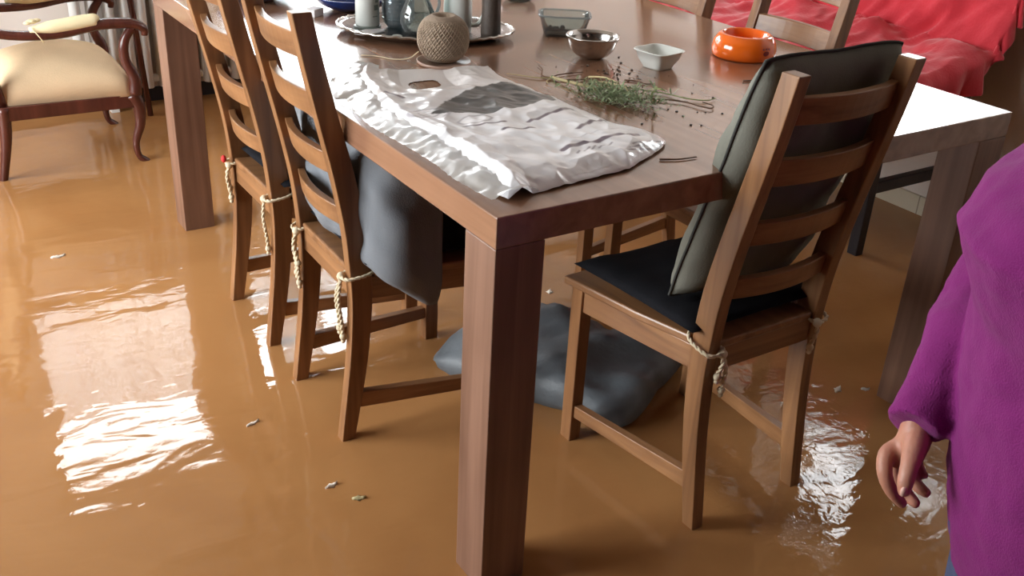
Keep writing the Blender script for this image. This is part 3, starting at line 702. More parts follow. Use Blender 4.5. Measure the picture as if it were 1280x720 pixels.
# yarn ball on a ring
yb = thing('twine_ball', 'ball of grey-brown twine standing on the table in front of the tray', 'twine', (0.334, 0.757, TH + 0.004))
bm = bmesh.new(); Rr = 0.0545
prof = [(0.0001, 0.0), (0.022, 0.0), (0.036, 0.006), (0.048, 0.020), (0.0545, 0.042), (0.0545, 0.056), (0.049, 0.076), (0.038, 0.090), (0.026, 0.097), (0.018, 0.095), (0.014, 0.085), (0.0001, 0.080)]
lathe(bm, [(r * 0.97, z) for r, z in prof], 48); link('core', bm, M['twig'] if False else plain('twine', (0.29, 0.215, 0.155), 0.95, var=0.2, scale=150, bump=0.6, bscale=500), yb, smooth=True)
bm = bmesh.new(); random.seed(4)
def ballpt(th, ph):
    # th azimuth, ph polar along profile
    r = 0.0535 * math.sin(ph) ** 0.62; z = 0.049 - 0.047 * math.cos(ph); return Vector((r * math.cos(th), r * math.sin(th), z))
for k in range(46):
    a = 2 * math.pi * k / 46; pts = []
    for i in range(15):
        f = i / 14; pts.append(ballpt(a + f * 1.5, lerp(0.55, 2.72, f)))
    tube(bm, pts, 0.0013, 5)
for k in range(26):
    a = 2 * math.pi * k / 26 + 0.1; pts = [ballpt(a - (i / 14) * 1.1, lerp(0.9, 2.6, i / 14)) * 1.0 + Vector((0, 0, 0)) for i in range(15)]
    pts = [Vector((p.x * 1.012, p.y * 1.012, p.z)) for p in pts]; tube(bm, pts, 0.0011, 5)
link('strands', bm, plain('twine_strand', (0.36, 0.275, 0.20), 0.95, var=0.3, scale=90), yb, smooth=True)
bm = bmesh.new(); tube(bm, catmull([(-0.047, 0.02, 0.020), (-0.060, 0.04, 0.002), (-0.085, 0.06, -0.002), (-0.11, 0.10, -0.002), (-0.135, 0.115, -0.002)], 6), 0.0012, 5); link('loose_end', bm, M['rope'], yb, smooth=True)
cs = thing('wooden_coaster', 'thin pale-rimmed coaster under the twine ball', 'coaster', (0.334, 0.752, TH))
bm = bmesh.new(); lathe(bm, [(0.0001, 0), (0.053, 0), (0.057, 0.003), (0.058, 0.008), (0.055, 0.008), (0.053, 0.0038), (0.0001, 0.0035)], 40); link('disc', bm, M['beige'], cs, smooth=True)
# rectangular glass container
g = on_table('glass_container', 'small rectangular clear glass food container left of the steel bowl', 'container', 0.730, 0.878, math.radians(-33))
bm = bmesh.new(); lathe(bm, [(0.0001, 0), (0.74, 0), (0.80, 0.004), (1.0, 0.046), (1.03, 0.046), (1.03, 0.050), (0.96, 0.050), (0.93, 0.044), (0.75, 0.006), (0.0001, 0.005)], 48, (0, 0, 0), 0.060, 0.045, sq=5); link('dish', bm, M['glass'], g, smooth=True)
bm = bmesh.new(); lathe(bm, [(0.96, 0.047), (1.05, 0.047), (1.05, 0.051), (0.96, 0.051)], 48, (0, 0, 0), 0.060, 0.045, sq=5); 
fs = [f for f in bm.faces if len(f.verts) > 8]
bmesh.ops.delete(bm, geom=fs, context='FACES_ONLY'); link('rim', bm, M['blue_glass'], g, smooth=True)
bm = bmesh.new(); random.seed(8)
for k in range(40): ball(bm, (random.uniform(-0.035, 0.0), random.uniform(-0.022, 0.02), random.uniform(0.006, 0.014)), random.uniform(0.003, 0.007), 6)
so = link('seed_remains', bm, M['dark_brown'], smooth=False); so.parent = None; so.location = g.location; so.rotation_euler = g.rotation_euler
tag(so, 'dark seeds left in the bottom of the glass container', 'seeds', kind='stuff')
# steel bowl
s_ = on_table('steel_bowl', 'small stainless steel bowl with rolled rim', 'bowl', 0.663, 0.675)
bm = bmesh.new(); lathe(bm, [(0.0001, 0), (0.022, 0), (0.025, 0.002), (0.036, 0.007), (0.045, 0.015), (0.051, 0.026), (0.0545, 0.038), (0.056, 0.046), (0.0595, 0.047), (0.0595, 0.049), (0.0545, 0.049), (0.053, 0.038), (0.049, 0.026), (0.043, 0.017), (0.034, 0.009), (0.022, 0.004), (0.0001, 0.004)], 64); link('bowl_body', bm, M['chrome'], s_, smooth=True)
# white square bowl
s_ = on_table('square_bowl', 'white square porcelain bowl with rounded corners', 'bowl', 0.750, 0.552, math.radians(10))
bm = bmesh.new(); lathe(bm, [(0.0001, 0), (0.026, 0), (0.027, 0.003), (0.036, 0.018), (0.042, 0.036), (0.0455, 0.0365), (0.0455, 0.038), (0.041, 0.038), (0.034, 0.019), (0.025, 0.007), (0.0001, 0.006)], 64, sq=4.5); link('bowl_body', bm, M['porcelain'], s_, smooth=True)
# orange pet bowl
s_ = on_table('pet_bowl', 'glossy orange plastic pet bowl with wide sloping foot', 'bowl', 1.003, 0.552)
bm = bmesh.new(); lathe(bm, [(0.0001, 0.006), (0.064, 0.006), (0.068, 0.0), (0.0715, 0.004), (0.0735, 0.018), (0.070, 0.036), (0.060, 0.050), (0.054, 0.053), (0.050, 0.050), (0.048, 0.030), (0.042, 0.018), (0.0001, 0.016)], 64); link('bowl_body', bm, M['orange'], s_, smooth=True)
bm = bmesh.new()
d0 = math.radians(-93)
def onb(a, zz): 
    r = 0.0738 if zz < 0.03 else 0.0722
    return (r * math.cos(a), r * math.sin(a), zz)
ccc = [(0, 0)]
bm.faces.new([bm.verts.new(onb(d0 + 0.11 * math.cos(t), 0.022 + 0.0055 * math.sin(t))) for t in [2 * math.pi * k / 12 for k in range(12)]])
for k in range(3): 
    aa = d0 - 0.11 + 0.11 * k
    bm.faces.new([bm.verts.new(onb(aa + 0.035 * math.cos(t), 0.0315 + 0.0022 * math.sin(t))) for t in [2 * math.pi * q / 8 for q in range(8)]])
link('paw_mark', bm, M['hole_dark'], s_)
# navy dishes at the far left
s_ = on_table('navy_dish', 'shallow navy blue dish nearest the silver tray at the top edge', 'dish', 0.375, 1.300)
bm = bmesh.new(); lathe(bm, [(0.0001, 0), (0.045, 0), (0.080, 0.016), (0.098, 0.034), (0.100, 0.037), (0.096, 0.037), (0.078, 0.020), (0.044, 0.005), (0.0001, 0.004)], 48); link('dish_body', bm, M['navy'], s_, smooth=True)
s_ = on_table('navy_dish', 'navy blue dish behind the left chair posts at the top edge', 'dish', 0.190, 1.490)
bm = bmesh.new(); lathe(bm, [(0.0001, 0), (0.045, 0), (0.080, 0.016), (0.098, 0.034), (0.100, 0.037), (0.096, 0.037), (0.078, 0.020), (0.044, 0.005), (0.0001, 0.004)], 48); link('dish_body', bm, M['navy'], s_, smooth=True)
s_ = on_table('white_box', 'small white folded paper box between the two navy dishes', 'box', 0.258, 1.268, 0.6)
bm = bmesh.new(); box(bm, -0.020, 0.020, -0.015, 0.015, 0, 0.018); link('box_body', bm, M['white_cloth'], s_, bevel=0.001)
s_ = on_table('glass_saucer', 'clear glass saucer cut by the top edge of the photograph', 'saucer', 0.845, 1.255)
bm = bmesh.new(); lathe(bm, [(0.0001, 0), (0.030, 0), (0.045, 0.010), (0.050, 0.026), (0.047, 0.026), (0.042, 0.012), (0.0001, 0.003)], 40); link('saucer_body', bm, M['glass'], s_, smooth=True)

# ------------------------------------------------------------------ plastic bag lying on the table
def bagmat():
    m, nt, b = nmat('crumpled_plastic_bag'); N, L = nt.nodes, nt.links
    at = N.new('ShaderNodeAttribute'); at.attribute_name = 'print'
    L.new(at.outputs['Color'], b.inputs['Base Color'])
    b.inputs['Roughness'].default_value = 0.28; b.inputs['Specular IOR Level'].default_value = 0.6
    tc = N.new('ShaderNodeTexCoord')
    v = N.new('ShaderNodeTexNoise'); v.inputs['Scale'].default_value = 22; v.inputs['Detail'].default_value = 4; v.inputs['Distortion'].default_value = 2.0
    L.new(tc.outputs['Object'], v.inputs['Vector'])
    bp = N.new('ShaderNodeBump'); bp.inputs['Strength'].default_value = 0.5; bp.inputs['Distance'].default_value = 0.002
    L.new(v.outputs['Fac'], bp.inputs['Height']); L.new(bp.outputs['Normal'], b.inputs['Normal'])
    return m
M['bag'] = bagmat()
M['film'] = glassmat('clear_film', (0.92, 0.93, 0.95), 0.08, 0.28, 0.45)
# world outline: left border G..E and right border B..C, rows from far end (v=0) to near end (v=1)
LB = [(0.135, 0.765), (0.080, 0.66), (0.052, 0.54), (0.035, 0.43), (0.040, 0.33), (0.045, 0.235), (0.040, 0.14), (0.047, 0.046)]
RB = [(0.405, 0.690), (0.385, 0.600), (0.395, 0.500), (0.400, 0.410), (0.405, 0.330), (0.415, 0.255), (0.432, 0.150), (0.290, 0.070)]
def along(L_, t):
    P = along.c.get(id(L_))
    if P is None: P = along.c[id(L_)] = catmull([(a, b, 0) for a, b in L_], 16)
    f = t * (len(P) - 1); i = min(int(f), len(P) - 2); return P[i].lerp(P[i + 1], f - i)
along.c = {}
NU, NV = 150, 330
def rid(x): return 1 - abs(x)
def bag_pt(u, v):
    a = along(LB, v); b = along(RB, v); p = a.lerp(b, u)
    j = noise.noise(Vector((v * 14, u * 3, 1))) * 0.006 * (1 if (u < 0.02 or u > 0.98 or v > 0.98) else 0.3)
    p.x += j; p.y += j * 0.6
    ed = min(u, 1 - u, v * 2.5, (1 - v) * 2.5)
    h = 0.003 + (0.016 if v > 0.33 else lerp(0.003, 0.016, v / 0.33)) * min(1, ed * 5) ** 0.7
    h += 0.012 * max(0, 1 - abs(u - 0.10) / 0.09)                                   # ridge of the left gusset
    h += 0.005 * rid(2 * noise.noise(Vector((p.x * 11, p.y * 7, 0.3)))) * min(1, ed * 6 + .2)
    h += 0.0028 * rid(2.4 * noise.noise(Vector((p.x * 26, p.y * 20, 4.3)))) * min(1, ed * 10 + .1)
    h += 0.0018 * noise.noise(Vector((p.x * 60 + p.y * 30, p.y * 42, 2.3)))
    k = max(0, min(1, (0.27 - v) / 0.08)) * max(0, min(1, (u - 0.24) / 0.08)) * max(0, min(1, (0.72 - u) / 0.08)); h = lerp(h, 0.0015, k)
    return Vector((p.x, p.y, TH + max(0.0015, h)))
# print masks are laid out in bag coordinates (u across, v along)
SEGC = {}
def seg_d(u, v, a, b):
    if min(a[0], b[0]) - 0.06 > u or max(a[0], b[0]) + 0.06 < u or min(a[1], b[1]) - 0.03 > v or max(a[1], b[1]) + 0.03 < v: return 1.0
    A = along(LB, a[1]).lerp(along(RB, a[1]), a[0]); Bq = along(LB, b[1]).lerp(along(RB, b[1]), b[0]); P = along(LB, v).lerp(along(RB, v), u)
    ab = Bq - A; t = max(0, min(1, (P - A).dot(ab) / ab.length_squared)); return (P - A - ab * t).length
def smooth(d, w, s=0.0022): return max(0, min(1, (w - d) / s + 0.5))
GP = [(0.20, 0.475), (0.36, 0.39), (0.62, 0.30), (0.80, 0.275), (0.93, 0.30), (0.97, 0.39), (0.92, 0.46), (0.70, 0.515), (0.45, 0.52)]
def inpoly(u, v, P):
    c = False; j = len(P) - 1
    for i in range(len(P)):
        if (P[i][1] > v) != (P[j][1] > v) and u < (P[j][0] - P[i][0]) * (v - P[i][1]) / (P[j][1] - P[i][1]) + P[i][0]: c = not c
        j = i
    return c
STROKES = [((0.55, 0.635), (0.88, 0.575), 0.0042), ((0.66, 0.755), (0.93, 0.695), 0.0045), ((0.22, 0.60), (0.44, 0.615), 0.003), ((0.36, 0.675), (0.52, 0.685), 0.0032),
           ((0.45, 0.845), (0.85, 0.835), 0.0055), ((0.55, 0.80), (0.82, 0.79), 0.0012), ((0.30, 0.245), (0.52, 0.215), 0.0038), ((0.12, 0.28), (0.18, 0.33), 0.0035)]
LET = [((0.82, 0.90), (0.885, 0.895)), ((0.82, 0.915), (0.885, 0.91)), ((0.83, 0.93), (0.885, 0.925)), ((0.90, 0.885), (0.985, 0.872)), ((0.90, 0.905), (0.985, 0.892)), ((0.90, 0.925), (0.985, 0.912)), ((0.90, 0.885), (0.90, 0.925)), ((0.985, 0.872), (0.985, 0.912)),
       ((0.50, 0.885), (0.515, 0.875)), ((0.54, 0.885), (0.57, 0.87)), ((0.58, 0.885), (0.60, 0.87)), ((0.62, 0.885), (0.65, 0.87)), ((0.67, 0.882), (0.69, 0.87))]
def bag_col(u, v):
    base = Vector((0.88, 0.87, 0.89)); dark = Vector((0.10, 0.06, 0.09)); k = 0
    if v < 0.30: base = Vector((0.78, 0.74, 0.73))
    for a, b, wd in STROKES: k = max(k, smooth(seg_d(u, v, a, b), wd) * (0.9 if wd > 0.002 else 0.35))
    for a, b in LET: k = max(k, 0.75 * smooth(seg_d(u, v, a, b), 0.0016))
    for (cu, cv, ru, rv) in ((0.34, 0.56, 0.085, 0.028), (0.19, 0.475, 0.10, 0.035), (0.19, 0.475, 0.05, 0.018)):
        d = abs(math.hypot((u - cu) / ru, (v - cv) / rv) - 1) * 0.018; k = max(k, 0.6 * smooth(d, 0.0016))
    c = base.lerp(dark, k)
    if inpoly(u, v, GP): c = Vector((0.105, 0.105, 0.105))
    return c
bm = bmesh.new(); V = []
for j in range(NV + 1):
    V.append([bm.verts.new(bag_pt(i / NU, j / NV)) for i in range(NU + 1)])
cl = bm.loops.layers.float_color.new('print'); cache = {}
for j in range(NV):
    for i in range(NU):
        u, v = (i + .5) / NU, (j + .5) / NV
        if 0.36 < u < 0.56 and abs(v - (0.155 - (u - 0.46) * 0.08)) < 0.034 * (1 - abs((u - 0.46) / 0.11) ** 6) : continue     # handle hole
        f = bm.faces.new((V[j][i], V[j][i + 1], V[j + 1][i + 1], V[j + 1][i]))
        for lp, (a, b) in zip(f.loops, ((i, j), (i + 1, j), (i + 1, j + 1), (i, j + 1))):
            c = cache.get((a, b))
            if c is None: c = cache[(a, b)] = bag_col(a / NU, b / NV)
            lp[cl] = (c.x, c.y, c.z, 1)
bag = thing('plastic_bag', 'crumpled white printed plastic bag lying on the near left corner of the table', 'bag', (0.2, 0.4, TH))
off = Vector((-0.2, -0.4, -TH)); bmesh.ops.translate(bm, verts=bm.verts[:], vec=off)
o = link('printed_sheet', bm, M['bag'], bag, smooth=True)
# clear gusset film along the left side, lapping over the table edge
bm = bmesh.new(); rows = []
for j in range(120):
    v = j / 119; row = []
    e0 = along(LB, v)
    for i in range(14):
        s = i / 13
        wdt = 0.045 + 0.02 * noise.noise(Vector((v * 9, 2, 0))) 
        x = e0.x + 0.055 - s * (0.055 + min(wdt, max(0.0, e0.x + 0.004)) if e0.x > 0.06 else 0.055 + 0.028)
        zz = TH + 0.006 + 0.016 * math.sin(math.pi * min(1, s * 1.05)) * (0.8 + 0.35 * noise.noise(Vector((v * 14, s * 3, 0)))) + 0.0015 * (1 - abs(2.2 * noise.noise(Vector((v * 24, s * 4, 7))))) + 0.003 * noise.noise(Vector((v * 60, s * 8, 0)))
        row.append(bm.verts.new(Vector((x, e0.y + 0.004 * noise.noise(Vector((v * 40, s * 5, 3))), zz)) + off))
    rows.append(row)
for j in range(119):
    for i in range(13): bm.faces.new((rows[j][i], rows[j][i + 1], rows[j + 1][i + 1], rows[j + 1][i]))
link('clear_gusset', bm, M['film'], bag, smooth=True, label='clear crinkled film side')

# ------------------------------------------------------------------ herbs, twigs and crumbs
def leaf(bm, p, d, ln, wd, up):
    d = d.normalized(); s = d.cross(up).normalized(); q = []
    for t, w_ in ((0, 0.1), (0.35, 1), (0.7, 0.75), (1, 0.02)):
        c = p + d * ln * t + up * (0.15 * ln * math.sin(t * 3)); q.append((c - s * wd * w_ * .5, c + up * wd * 0.12, c + s * wd * w_ * .5))
    V = [[bm.verts.new(v) for v in r] for r in q]
    for i in range(3):
        for j in range(2): bm.faces.new((V[i][j], V[i][j + 1], V[i + 1][j + 1], V[i + 1][j]))
random.seed(21)
hb = thing('herb_sprig', 'heap of pulled grey-green herb with pale roots on the table beside the plastic bag', 'plant', (0.52, 0.41, TH)); ho = Vector((-0.52, -0.41, -TH))
bm = bmesh.new()
for k in range(760):
    a = random.gauss(0, 1); b = random.gauss(0, 1)
    c = Vector((0.508 + a * 0.026 + b * 0.016, 0.388 - a * 0.036 + b * 0.026, TH + 0.003 + abs(random.gauss(0, 0.009))))
    if c.x < 0.43 : continue
    d = Vector((random.uniform(-1, 1), random.uniform(-1, 1), random.uniform(-0.1, 0.6)))
    leaf(bm, c + ho, d, random.uniform(0.009, 0.022), random.uniform(0.0025, 0.005), Vector((0, 0, 1)))
link('foliage', bm, M['leaf'], hb, smooth=False)
def pathpart(name, pts, r, mat, par, o_=ho):
    bm = bmesh.new(); tube(bm, catmull([Vector(p) + o_ for p in pts], 6), r, 6); return link(name, bm, mat, par, smooth=True)
z_ = TH + 0.004
pathpart('stem', [(0.478, 0.562, z_), (0.483, 0.51, z_ + .004), (0.492, 0.455, z_ + .008), (0.512, 0.42, z_ + .012)], [0.0035, 0.0028, 0.002], M['stem'], hb)
pathpart('stem', [(0.530, 0.50, z_), (0.528, 0.465, z_ + .01), (0.535, 0.43, z_ + .014), (0.528, 0.385, z_ + .020), (0.515, 0.350, z_ + .006)], [0.0016, 0.0018, 0.0014], M['stem'], hb)
pathpart('stem', [(0.545, 0.525, z_ + .003), (0.542, 0.47, z_ + .016), (0.548, 0.43, z_ + .014)], [0.0022, 0.0014], M['stem'], hb)
for q in ([(0.478, 0.562), (0.470, 0.585), (0.498, 0.625), (0.51, 0.66)], [(0.478, 0.562), (0.452, 0.572), (0.43, 0.60), (0.41, 0.625)], [(0.478, 0.562), (0.505, 0.575), (0.54, 0.575), (0.565, 0.572)], [(0.478, 0.562), (0.455, 0.545), (0.448, 0.53)], [(0.48, 0.55), (0.515, 0.53), (0.56, 0.52), (0.575, 0.49)]):
    pathpart('root', [(a, b, TH + 0.003) for a, b in q], [0.0016, 0.0007], M['stem'] if q[1][0] < .47 else M['twig'], hb)
sp = thing('leafy_sprig', 'long thin sprig with two green leaves reaching right of the herb heap', 'plant', (0.62, 0.33, TH)); so_ = Vector((-0.62, -0.33, -TH))
pathpart('twig', [(0.545, 0.372, z_), (0.590, 0.345, z_), (0.62, 0.315, z_), (0.628, 0.28, z_), (0.640, 0.262, z_), (0.655, 0.275, z_), (0.652, 0.300, z_)], 0.0013, M['twig'], sp, so_)
pathpart('twig', [(0.575, 0.445, z_), (0.600, 0.405, z_), (0.622, 0.375, z_), (0.640, 0.33, z_), (0.668, 0.305, z_), (0.695, 0.31, z_)], 0.0012, M['leaf_dark'], sp, so_)
bm = bmesh.new()
for c, d in (((0.602, 0.405, z_), (0.3, -0.75, 0.1)), ((0.585, 0.375, z_), (0.5, 0.2, 0.2)), ((0.560, 0.400, z_), (0.6, 0.5, 0.3)), ((0.59, 0.42, z_), (-0.6, 0.3, 0.3)), ((0.612, 0.392, z_), (0.4, 0.5, 0.2))): leaf(bm, Vector(c) + so_, Vector(d), 0.042 if c[0] == 0.602 else 0.02, 0.013 if c[0] == 0.602 else 0.007, Vector((0, 0, 1)))
link('leaf', bm, M['leaf_dark'], sp)
for lab, pts in (('thin brown twig lying right of the white square bowl, below the orange bowl', [(0.842, 0.385), (0.872, 0.378), (0.905, 0.372)]),
                 ('thin dark twig lying near the front edge of the table right of the bag', [(0.365, 0.085), (0.395, 0.072), (0.43, 0.068)]),
                 ('bent brown twig between the herb heap and the white bowl', [(0.61, 0.49), (0.628, 0.475), (0.633, 0.452), (0.648, 0.445)])):
    bm = bmesh.new(); tube(bm, catmull([(a, b, TH + 0.0022) for a, b in pts], 5), [0.0018, 0.0010], 6); tag(link('twig', bm, M['twig'], smooth=True), lab, 'twig')
random.seed(5); bm = bmesh.new()
for k in range(90):
    x = random.uniform(0.44, 0.74); y = random.uniform(0.12, 0.68)
    if random.random() < 0.5: x, y = random.gauss(0.64, 0.04), random.gauss(0.56, 0.05)
    if (x - 0.663) ** 2 + (y - 0.675) ** 2 < 0.06 ** 2 or (x - 0.750) ** 2 + (y - 0.552) ** 2 < 0.07 ** 2: continue
    ball(bm, (x, y, TH + 0.0012), random.uniform(0.001, 0.0032), 6, (1, 1, 0.6))
tag(link('soil_crumbs', bm, M['dark_brown']), 'brown soil crumbs scattered over the table between bowls and herb', 'crumbs', kind='stuff')

# ------------------------------------------------------------------ small things floating on the water
def flake(name, x, y, ln, wd, rz, lab, mat, cat):
    bm = bmesh.new(); rings = []; n = 8; wd *= 1.35; ln *= 0.8
    for i in range(n + 1):
        t = i / n; w_ = wd * math.sin(math.pi * min(max(t, 0.03), 0.97)) * (1 + 0.3 * math.sin(i * 2.1)) * 0.5; xx = (t - 0.5) * ln
        rings.append([(xx, -w_, 0.0005), (xx, 0, 0.004 + 0.002 * math.sin(i)), (xx, w_, 0.0012), (xx, 0, -0.003)])
    loft(bm, rings); o = link(name, bm, mat, smooth=True); o.location = (x, y, 0.0); o.rotation_euler = (0, 0, rz); tag(o, lab, cat)
for a in ((-0.105, 0.385, 0.035, 0.010, 0.2, 'small white scrap floating left of the near table leg', M['foam'], 'scrap'),
          (-0.075, 0.325, 0.034, 0.011, -0.3, 'curled tan leaf floating left of the near table leg', M['stem'], 'leaf'),
          (0.735, 0.865, 0.030, 0.014, 0.9, 'pale scrap floating behind the soaked pillow under the table', M['foam'], 'scrap'),
          (1.055, 0.145, 0.040, 0.012, 0.4, 'pale smear of foam floating beside the right table leg', M['foam'], 'foam'),
          (1.115, 0.115, 0.026, 0.010, -0.6, 'smaller blot of foam nearest the right table leg', M['foam'], 'foam'),
          (-0.165, 0.655, 0.040, 0.008, 0.3, 'thin pale scrap floating just left of the left near chair', M['foam'], 'scrap'),
          (-0.355, 1.665, 0.050, 0.014, 0.1, 'white scrap floating between armchair and table, upper left', M['foam'], 'scrap')):
    flake('floating_scrap' if a[7] != 'leaf' else 'floating_leaf', *a[:6], a[6], a[7])

# ------------------------------------------------------------------ the person
PC = Vector((0.385, -0.700, 0)); PF = Vector((-0.86, 0.51, 0)).normalized(); PR = Vector((PF.y, -PF.x, 0))     # forward, her right
def pp(a, b, z): return PC + PR * a + PF * b + Vector((0, 0, z))
per = thing('person', 'person in purple knit jumper and dark blue jeans at the right, hand hanging down', 'person', (PC.x, PC.y, FLOOR)); po = Vector((-PC.x, -PC.y, -FLOOR))
def ell(cb, hb, ha, z, ca=0, n=28, pw=1.0):
    r = []
    for k in range(n):
        t = 2 * math.pi * k / n; r.append(pp(ca + ha * math.sin(t), cb + hb * math.cos(t), z) + po)
    return r
def torso(bm, sec): loft(bm, [ell(*s) for s in sec])
def remesh(o, vox, it=3):
    md = o.modifiers.new('rm', 'REMESH'); md.mode = 'VOXEL'; md.voxel_size = vox; md.use_smooth_shade = True
    md = o.modifiers.new('sm', 'SMOOTH'); md.factor = 0.5; md.iterations = it
def T_(bm, pts, rad, n=14, flat=1.0, per_=5, up=(0, 0, 1)): tube(bm, catmull([Vector(p) + po for p in pts], per_), rad, n, flat, up=up)
# joints of the right arm (hangs forward beside the belly)
SH = pp(0.150, 0.00, 1.035); EL = Vector((0.475, -0.470, 0.745)); WR = Vector((0.275, -0.525, 0.594))
def at(px, py, t):                       # a point of the hand at distance t along the view ray through that place of the photo
    v = Vector(((px - 640) / 1262.7, -(py - 360) / 1262.7, -1)); v.rotate(cam.rotation_euler); return CAM + v * t
body = bmesh.new()
# legs
for s in (-1, 1):
    T_(body, [pp(0.085 * s, 0, 0.52), pp(0.085 * s, 0.01, 0.28), pp(0.088 * s, -0.005, 0.05), pp(0.09 * s, -0.01, FLOOR + 0.02)], [0.080, 0.055, 0.040, 0.034])
    T_(body, [pp(0.09 * s, -0.03, FLOOR + 0.035), pp(0.09 * s, 0.06, FLOOR + 0.03), pp(0.095 * s, 0.14, FLOOR + 0.02)], [0.030, 0.032, 0.020])
torso(body, [(0, 0.06, 0.10, 0.46), (0, 0.10, 0.15, 0.52), (0, 0.12, 0.16, 0.62), (0, 0.10, 0.15, 0.75), (0, 0.10, 0.15, 0.88), (-0.01, 0.075, 0.145, 1.00), (-0.015, 0.05, 0.09, 1.07), (-0.01, 0.042, 0.045, 1.11), (0.0, 0.040, 0.042, 1.17)])
# head
hc = pp(0, 0.02, 1.265)
ball(body, hc + po, 1.0, 24, (0.072, 0.076, 0.098)); ball(body, pp(0, 0.045, 1.215) + po, 0.050, 16, (1, 1, 0.9))
T_(body, [pp(0, 0.085, 1.285), pp(0, 0.102, 1.262), pp(0, 0.103, 1.250)], [0.007, 0.011, 0.012])
for s in (-1, 1): ball(body, pp(0.074 * s, 0.01, 1.262) + po, 0.02, 10, (0.7, 0.7, 1.2))
# arms under the jumper, bare below the cuff
T_(body, [SH, (SH + EL) / 2, EL, (EL + WR) / 2 + Vector((0, 0, -0.006)), WR], [0.045, 0.040, 0.034, 0.030, 0.0235])
LSH, LEL, LWR = pp(-0.150, 0, 1.035), pp(-0.225, -0.03, 0.80), pp(-0.215, 0.05, 0.60)
T_(body, [LSH, (LSH + LEL) / 2, LEL, (LEL + LWR) / 2, LWR], [0.045, 0.040, 0.034, 0.030, 0.0235])
# right hand: palm seen from the thumb side, fingers curled back
t0 = 1.20
palm = [(WR, 0.0240), (at(1143, 548, 1.205), 0.0235), (at(1134, 566, 1.215), 0.0245), (at(1130, 582, 1.22), 0.021)]
T_(body, [p for p, r in palm], [r for p, r in palm], 14, 0.80)
def finger(pts, rad): T_(body, pts, rad, 10, 1.0, 5); ball(body, pts[-1] + po, rad[-1] * 0.98, 10)
F = {}
F['index'] = [at(1124, 556, 1.212), at(1108, 568, 1.205), at(1106, 592, 1.200), at(1114, 613, 1.205), at(1127, 629, 1.215)]
F['middle'] = [at(1130, 562, 1.230), at(1117, 578, 1.238), at(1122, 602, 1.240), at(1134, 618, 1.238), at(1144, 629, 1.232)]
F['ring'] = [at(1136, 560, 1.245), at(1132, 580, 1.262), at(1141, 600, 1.262), at(1151, 611, 1.255), at(1158, 616, 1.250)]
F['little'] = [at(1144, 558, 1.255), at(1144, 574, 1.275), at(1150, 588, 1.275), at(1155, 594, 1.268)]
F['thumb'] = [at(1148, 540, 1.195), at(1143, 560, 1.180), at(1137, 582, 1.168), at(1132, 602, 1.165), at(1130, 614, 1.168)]
finger(F['index'], [0.0105, 0.0105, 0.0095, 0.0085, 0.0072])
finger(F['middle'], [0.0105, 0.0105, 0.0095, 0.0085, 0.0072])
finger(F['ring'], [0.010, 0.0098, 0.0088, 0.0080, 0.0068])
finger(F['little'], [0.009, 0.0086, 0.0076, 0.0062])
finger(F['thumb'], [0.0150, 0.0140, 0.0110, 0.0100, 0.0080])
# left hand hanging
d = PF * 0.25 + Vector((0, 0, -1)); d.normalize()
T_(body, [LWR, LWR + d * 0.03, LWR + d * 0.062], [0.0235, 0.024, 0.022], 12, 0.8)
for k, ln in enumerate((0.062, 0.068, 0.064, 0.050)):
    b0 = LWR + d * 0.055 + PF * (0.024 - 0.016 * k); inn = PR * 0.010
    finger([b0, b0 + d * ln * 0.45 + inn * 0.3, b0 + d * ln * 0.8 + inn * 1.2, b0 + d * ln + inn * 2.4], [0.0088, 0.0082, 0.0075, 0.0064])
b0 = LWR + d * 0.015 + PF * 0.015; finger([b0, b0 + d * 0.025 + PF * 0.020, b0 + d * 0.050 + PF * 0.026 + PR * 0.006], [0.012, 0.010, 0.008])
bo = link('body', body, M['skin'], per, smooth=True); remesh(bo, 0.0030, 4)
# thumb nail
bm = bmesh.new(); n0 = F['thumb'][-1] + (CAM - F['thumb'][-1]).normalized() * 0.0068; ball(bm, n0 + po, 1, 12, (0.0056, 0.0040, 0.0076)); link('thumbnail', bm, M['nail'], bo, smooth=True)
# face
for s in (-1, 1):
    bm = bmesh.new(); ball(bm, pp(0.028 * s, 0.077, 1.272) + po, 1, 12, (0.009, 0.009, 0.006)); link('eye', bm, M['eye'], bo, smooth=True)
    bm = bmesh.new(); ball(bm, pp(0.028 * s, 0.0832, 1.272) + po, 0.0036, 10); link('iris', bm, M['iris'], bo, smooth=True)
bm = bmesh.new(); ball(bm, pp(0, 0.083, 1.222) + po, 1, 12, (0.014, 0.018, 0.005)); link('mouth', bm, M['lip'], bo, smooth=True)
bm = bmesh.new(); ball(bm, pp(0, -0.012, 1.285) + po, 1, 24, (0.086, 0.086, 0.098)); ball(bm, pp(0, -0.035, 1.235) + po, 1, 20, (0.090, 0.078, 0.085)); ball(bm, pp(0, -0.045, 1.185) + po, 1, 20, (0.072, 0.060, 0.055)); h_ = link('hair', bm, M['hair'], per, smooth=True); remesh(h_, 0.006, 3)
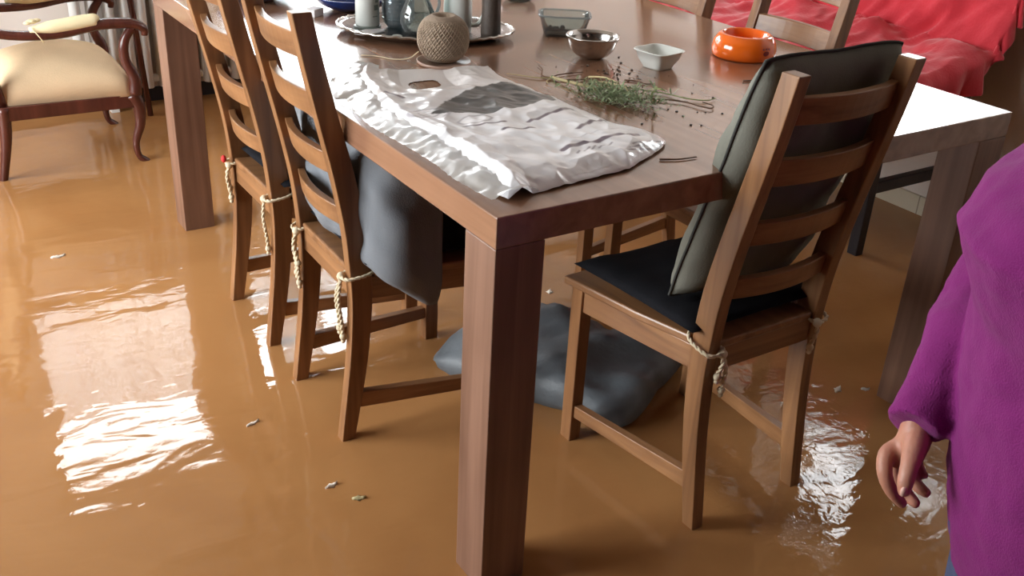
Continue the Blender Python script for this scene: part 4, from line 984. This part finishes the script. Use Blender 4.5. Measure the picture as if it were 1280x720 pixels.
# jumper
bm = bmesh.new()
torso(bm, [(0.008, 0.120, 0.175, 0.405), (0.012, 0.132, 0.182, 0.455), (0.018, 0.142, 0.190, 0.52), (0.020, 0.152, 0.195, 0.61), (0.020, 0.160, 0.190, 0.69), (0.024, 0.168, 0.184, 0.755), (0.032, 0.182, 0.182, 0.805), (0.040, 0.196, 0.182, 0.85), (0.032, 0.182, 0.180, 0.89), (0.004, 0.140, 0.172, 0.955), (-0.010, 0.090, 0.150, 1.04), (-0.014, 0.060, 0.095, 1.075), (-0.012, 0.054, 0.060, 1.095)])
def sleeve(S, E_, W, n=14):
    A1 = (S + E_) / 2; m1 = (E_ + W) / 2
    T_(bm, [S, A1, E_, lerp(E_, W, 0.35) + Vector((0, 0, -0.010)), lerp(E_, W, 0.62), lerp(E_, W, 0.85), E_.lerp(W, 1.10)], [0.062, 0.058, 0.054, 0.052, 0.045, 0.037, 0.034], n)
sleeve(SH, EL, WR); sleeve(LSH, LEL, LWR)
for q, s in ((SH, 1), (LSH, -1)):
    ball(bm, q + Vector((0, 0, -0.004)) + po, 0.066, 18); T_(bm, [pp(0.05 * s, -0.012, 1.045), q, q + Vector((0, 0, -0.03))], [0.060, 0.062, 0.060], 14)
jm = link('jumper', bm, M['purple'], per, smooth=True); remesh(jm, 0.005, 6)
tx = bpy.data.textures.new('folds', 'CLOUDS'); tx.noise_scale = 0.07; tx.noise_depth = 2
md = jm.modifiers.new('folds', 'DISPLACE'); md.texture = tx; md.strength = 0.014; md.mid_level = 0.5; md.texture_coords = 'LOCAL'
bm = bmesh.new()
torso(bm, [(0.005, 0.120, 0.160, 0.40), (0.01, 0.135, 0.172, 0.46), (0.01, 0.140, 0.176, 0.52), (0.01, 0.130, 0.165, 0.58)])
for s in (-1, 1): T_(bm, [pp(0.085 * s, 0.005, 0.46), pp(0.088 * s, 0.01, 0.26), pp(0.09 * s, -0.005, 0.04), pp(0.09 * s, -0.01, FLOOR + 0.045)], [0.092, 0.072, 0.060, 0.056], 16)
jn = link('jeans', bm, M['jeans'], per, smooth=True); remesh(jn, 0.008, 4)
for s in (-1, 1):
    bm = bmesh.new(); T_(bm, [pp(0.09 * s, -0.055, FLOOR + 0.040), pp(0.09 * s, 0.0, FLOOR + 0.045), pp(0.09 * s, 0.09, FLOOR + 0.036), pp(0.095 * s, 0.165, FLOOR + 0.028)], [0.034, 0.040, 0.036, 0.026], 14); link('boot', bm, M['shoe'], per, smooth=True)
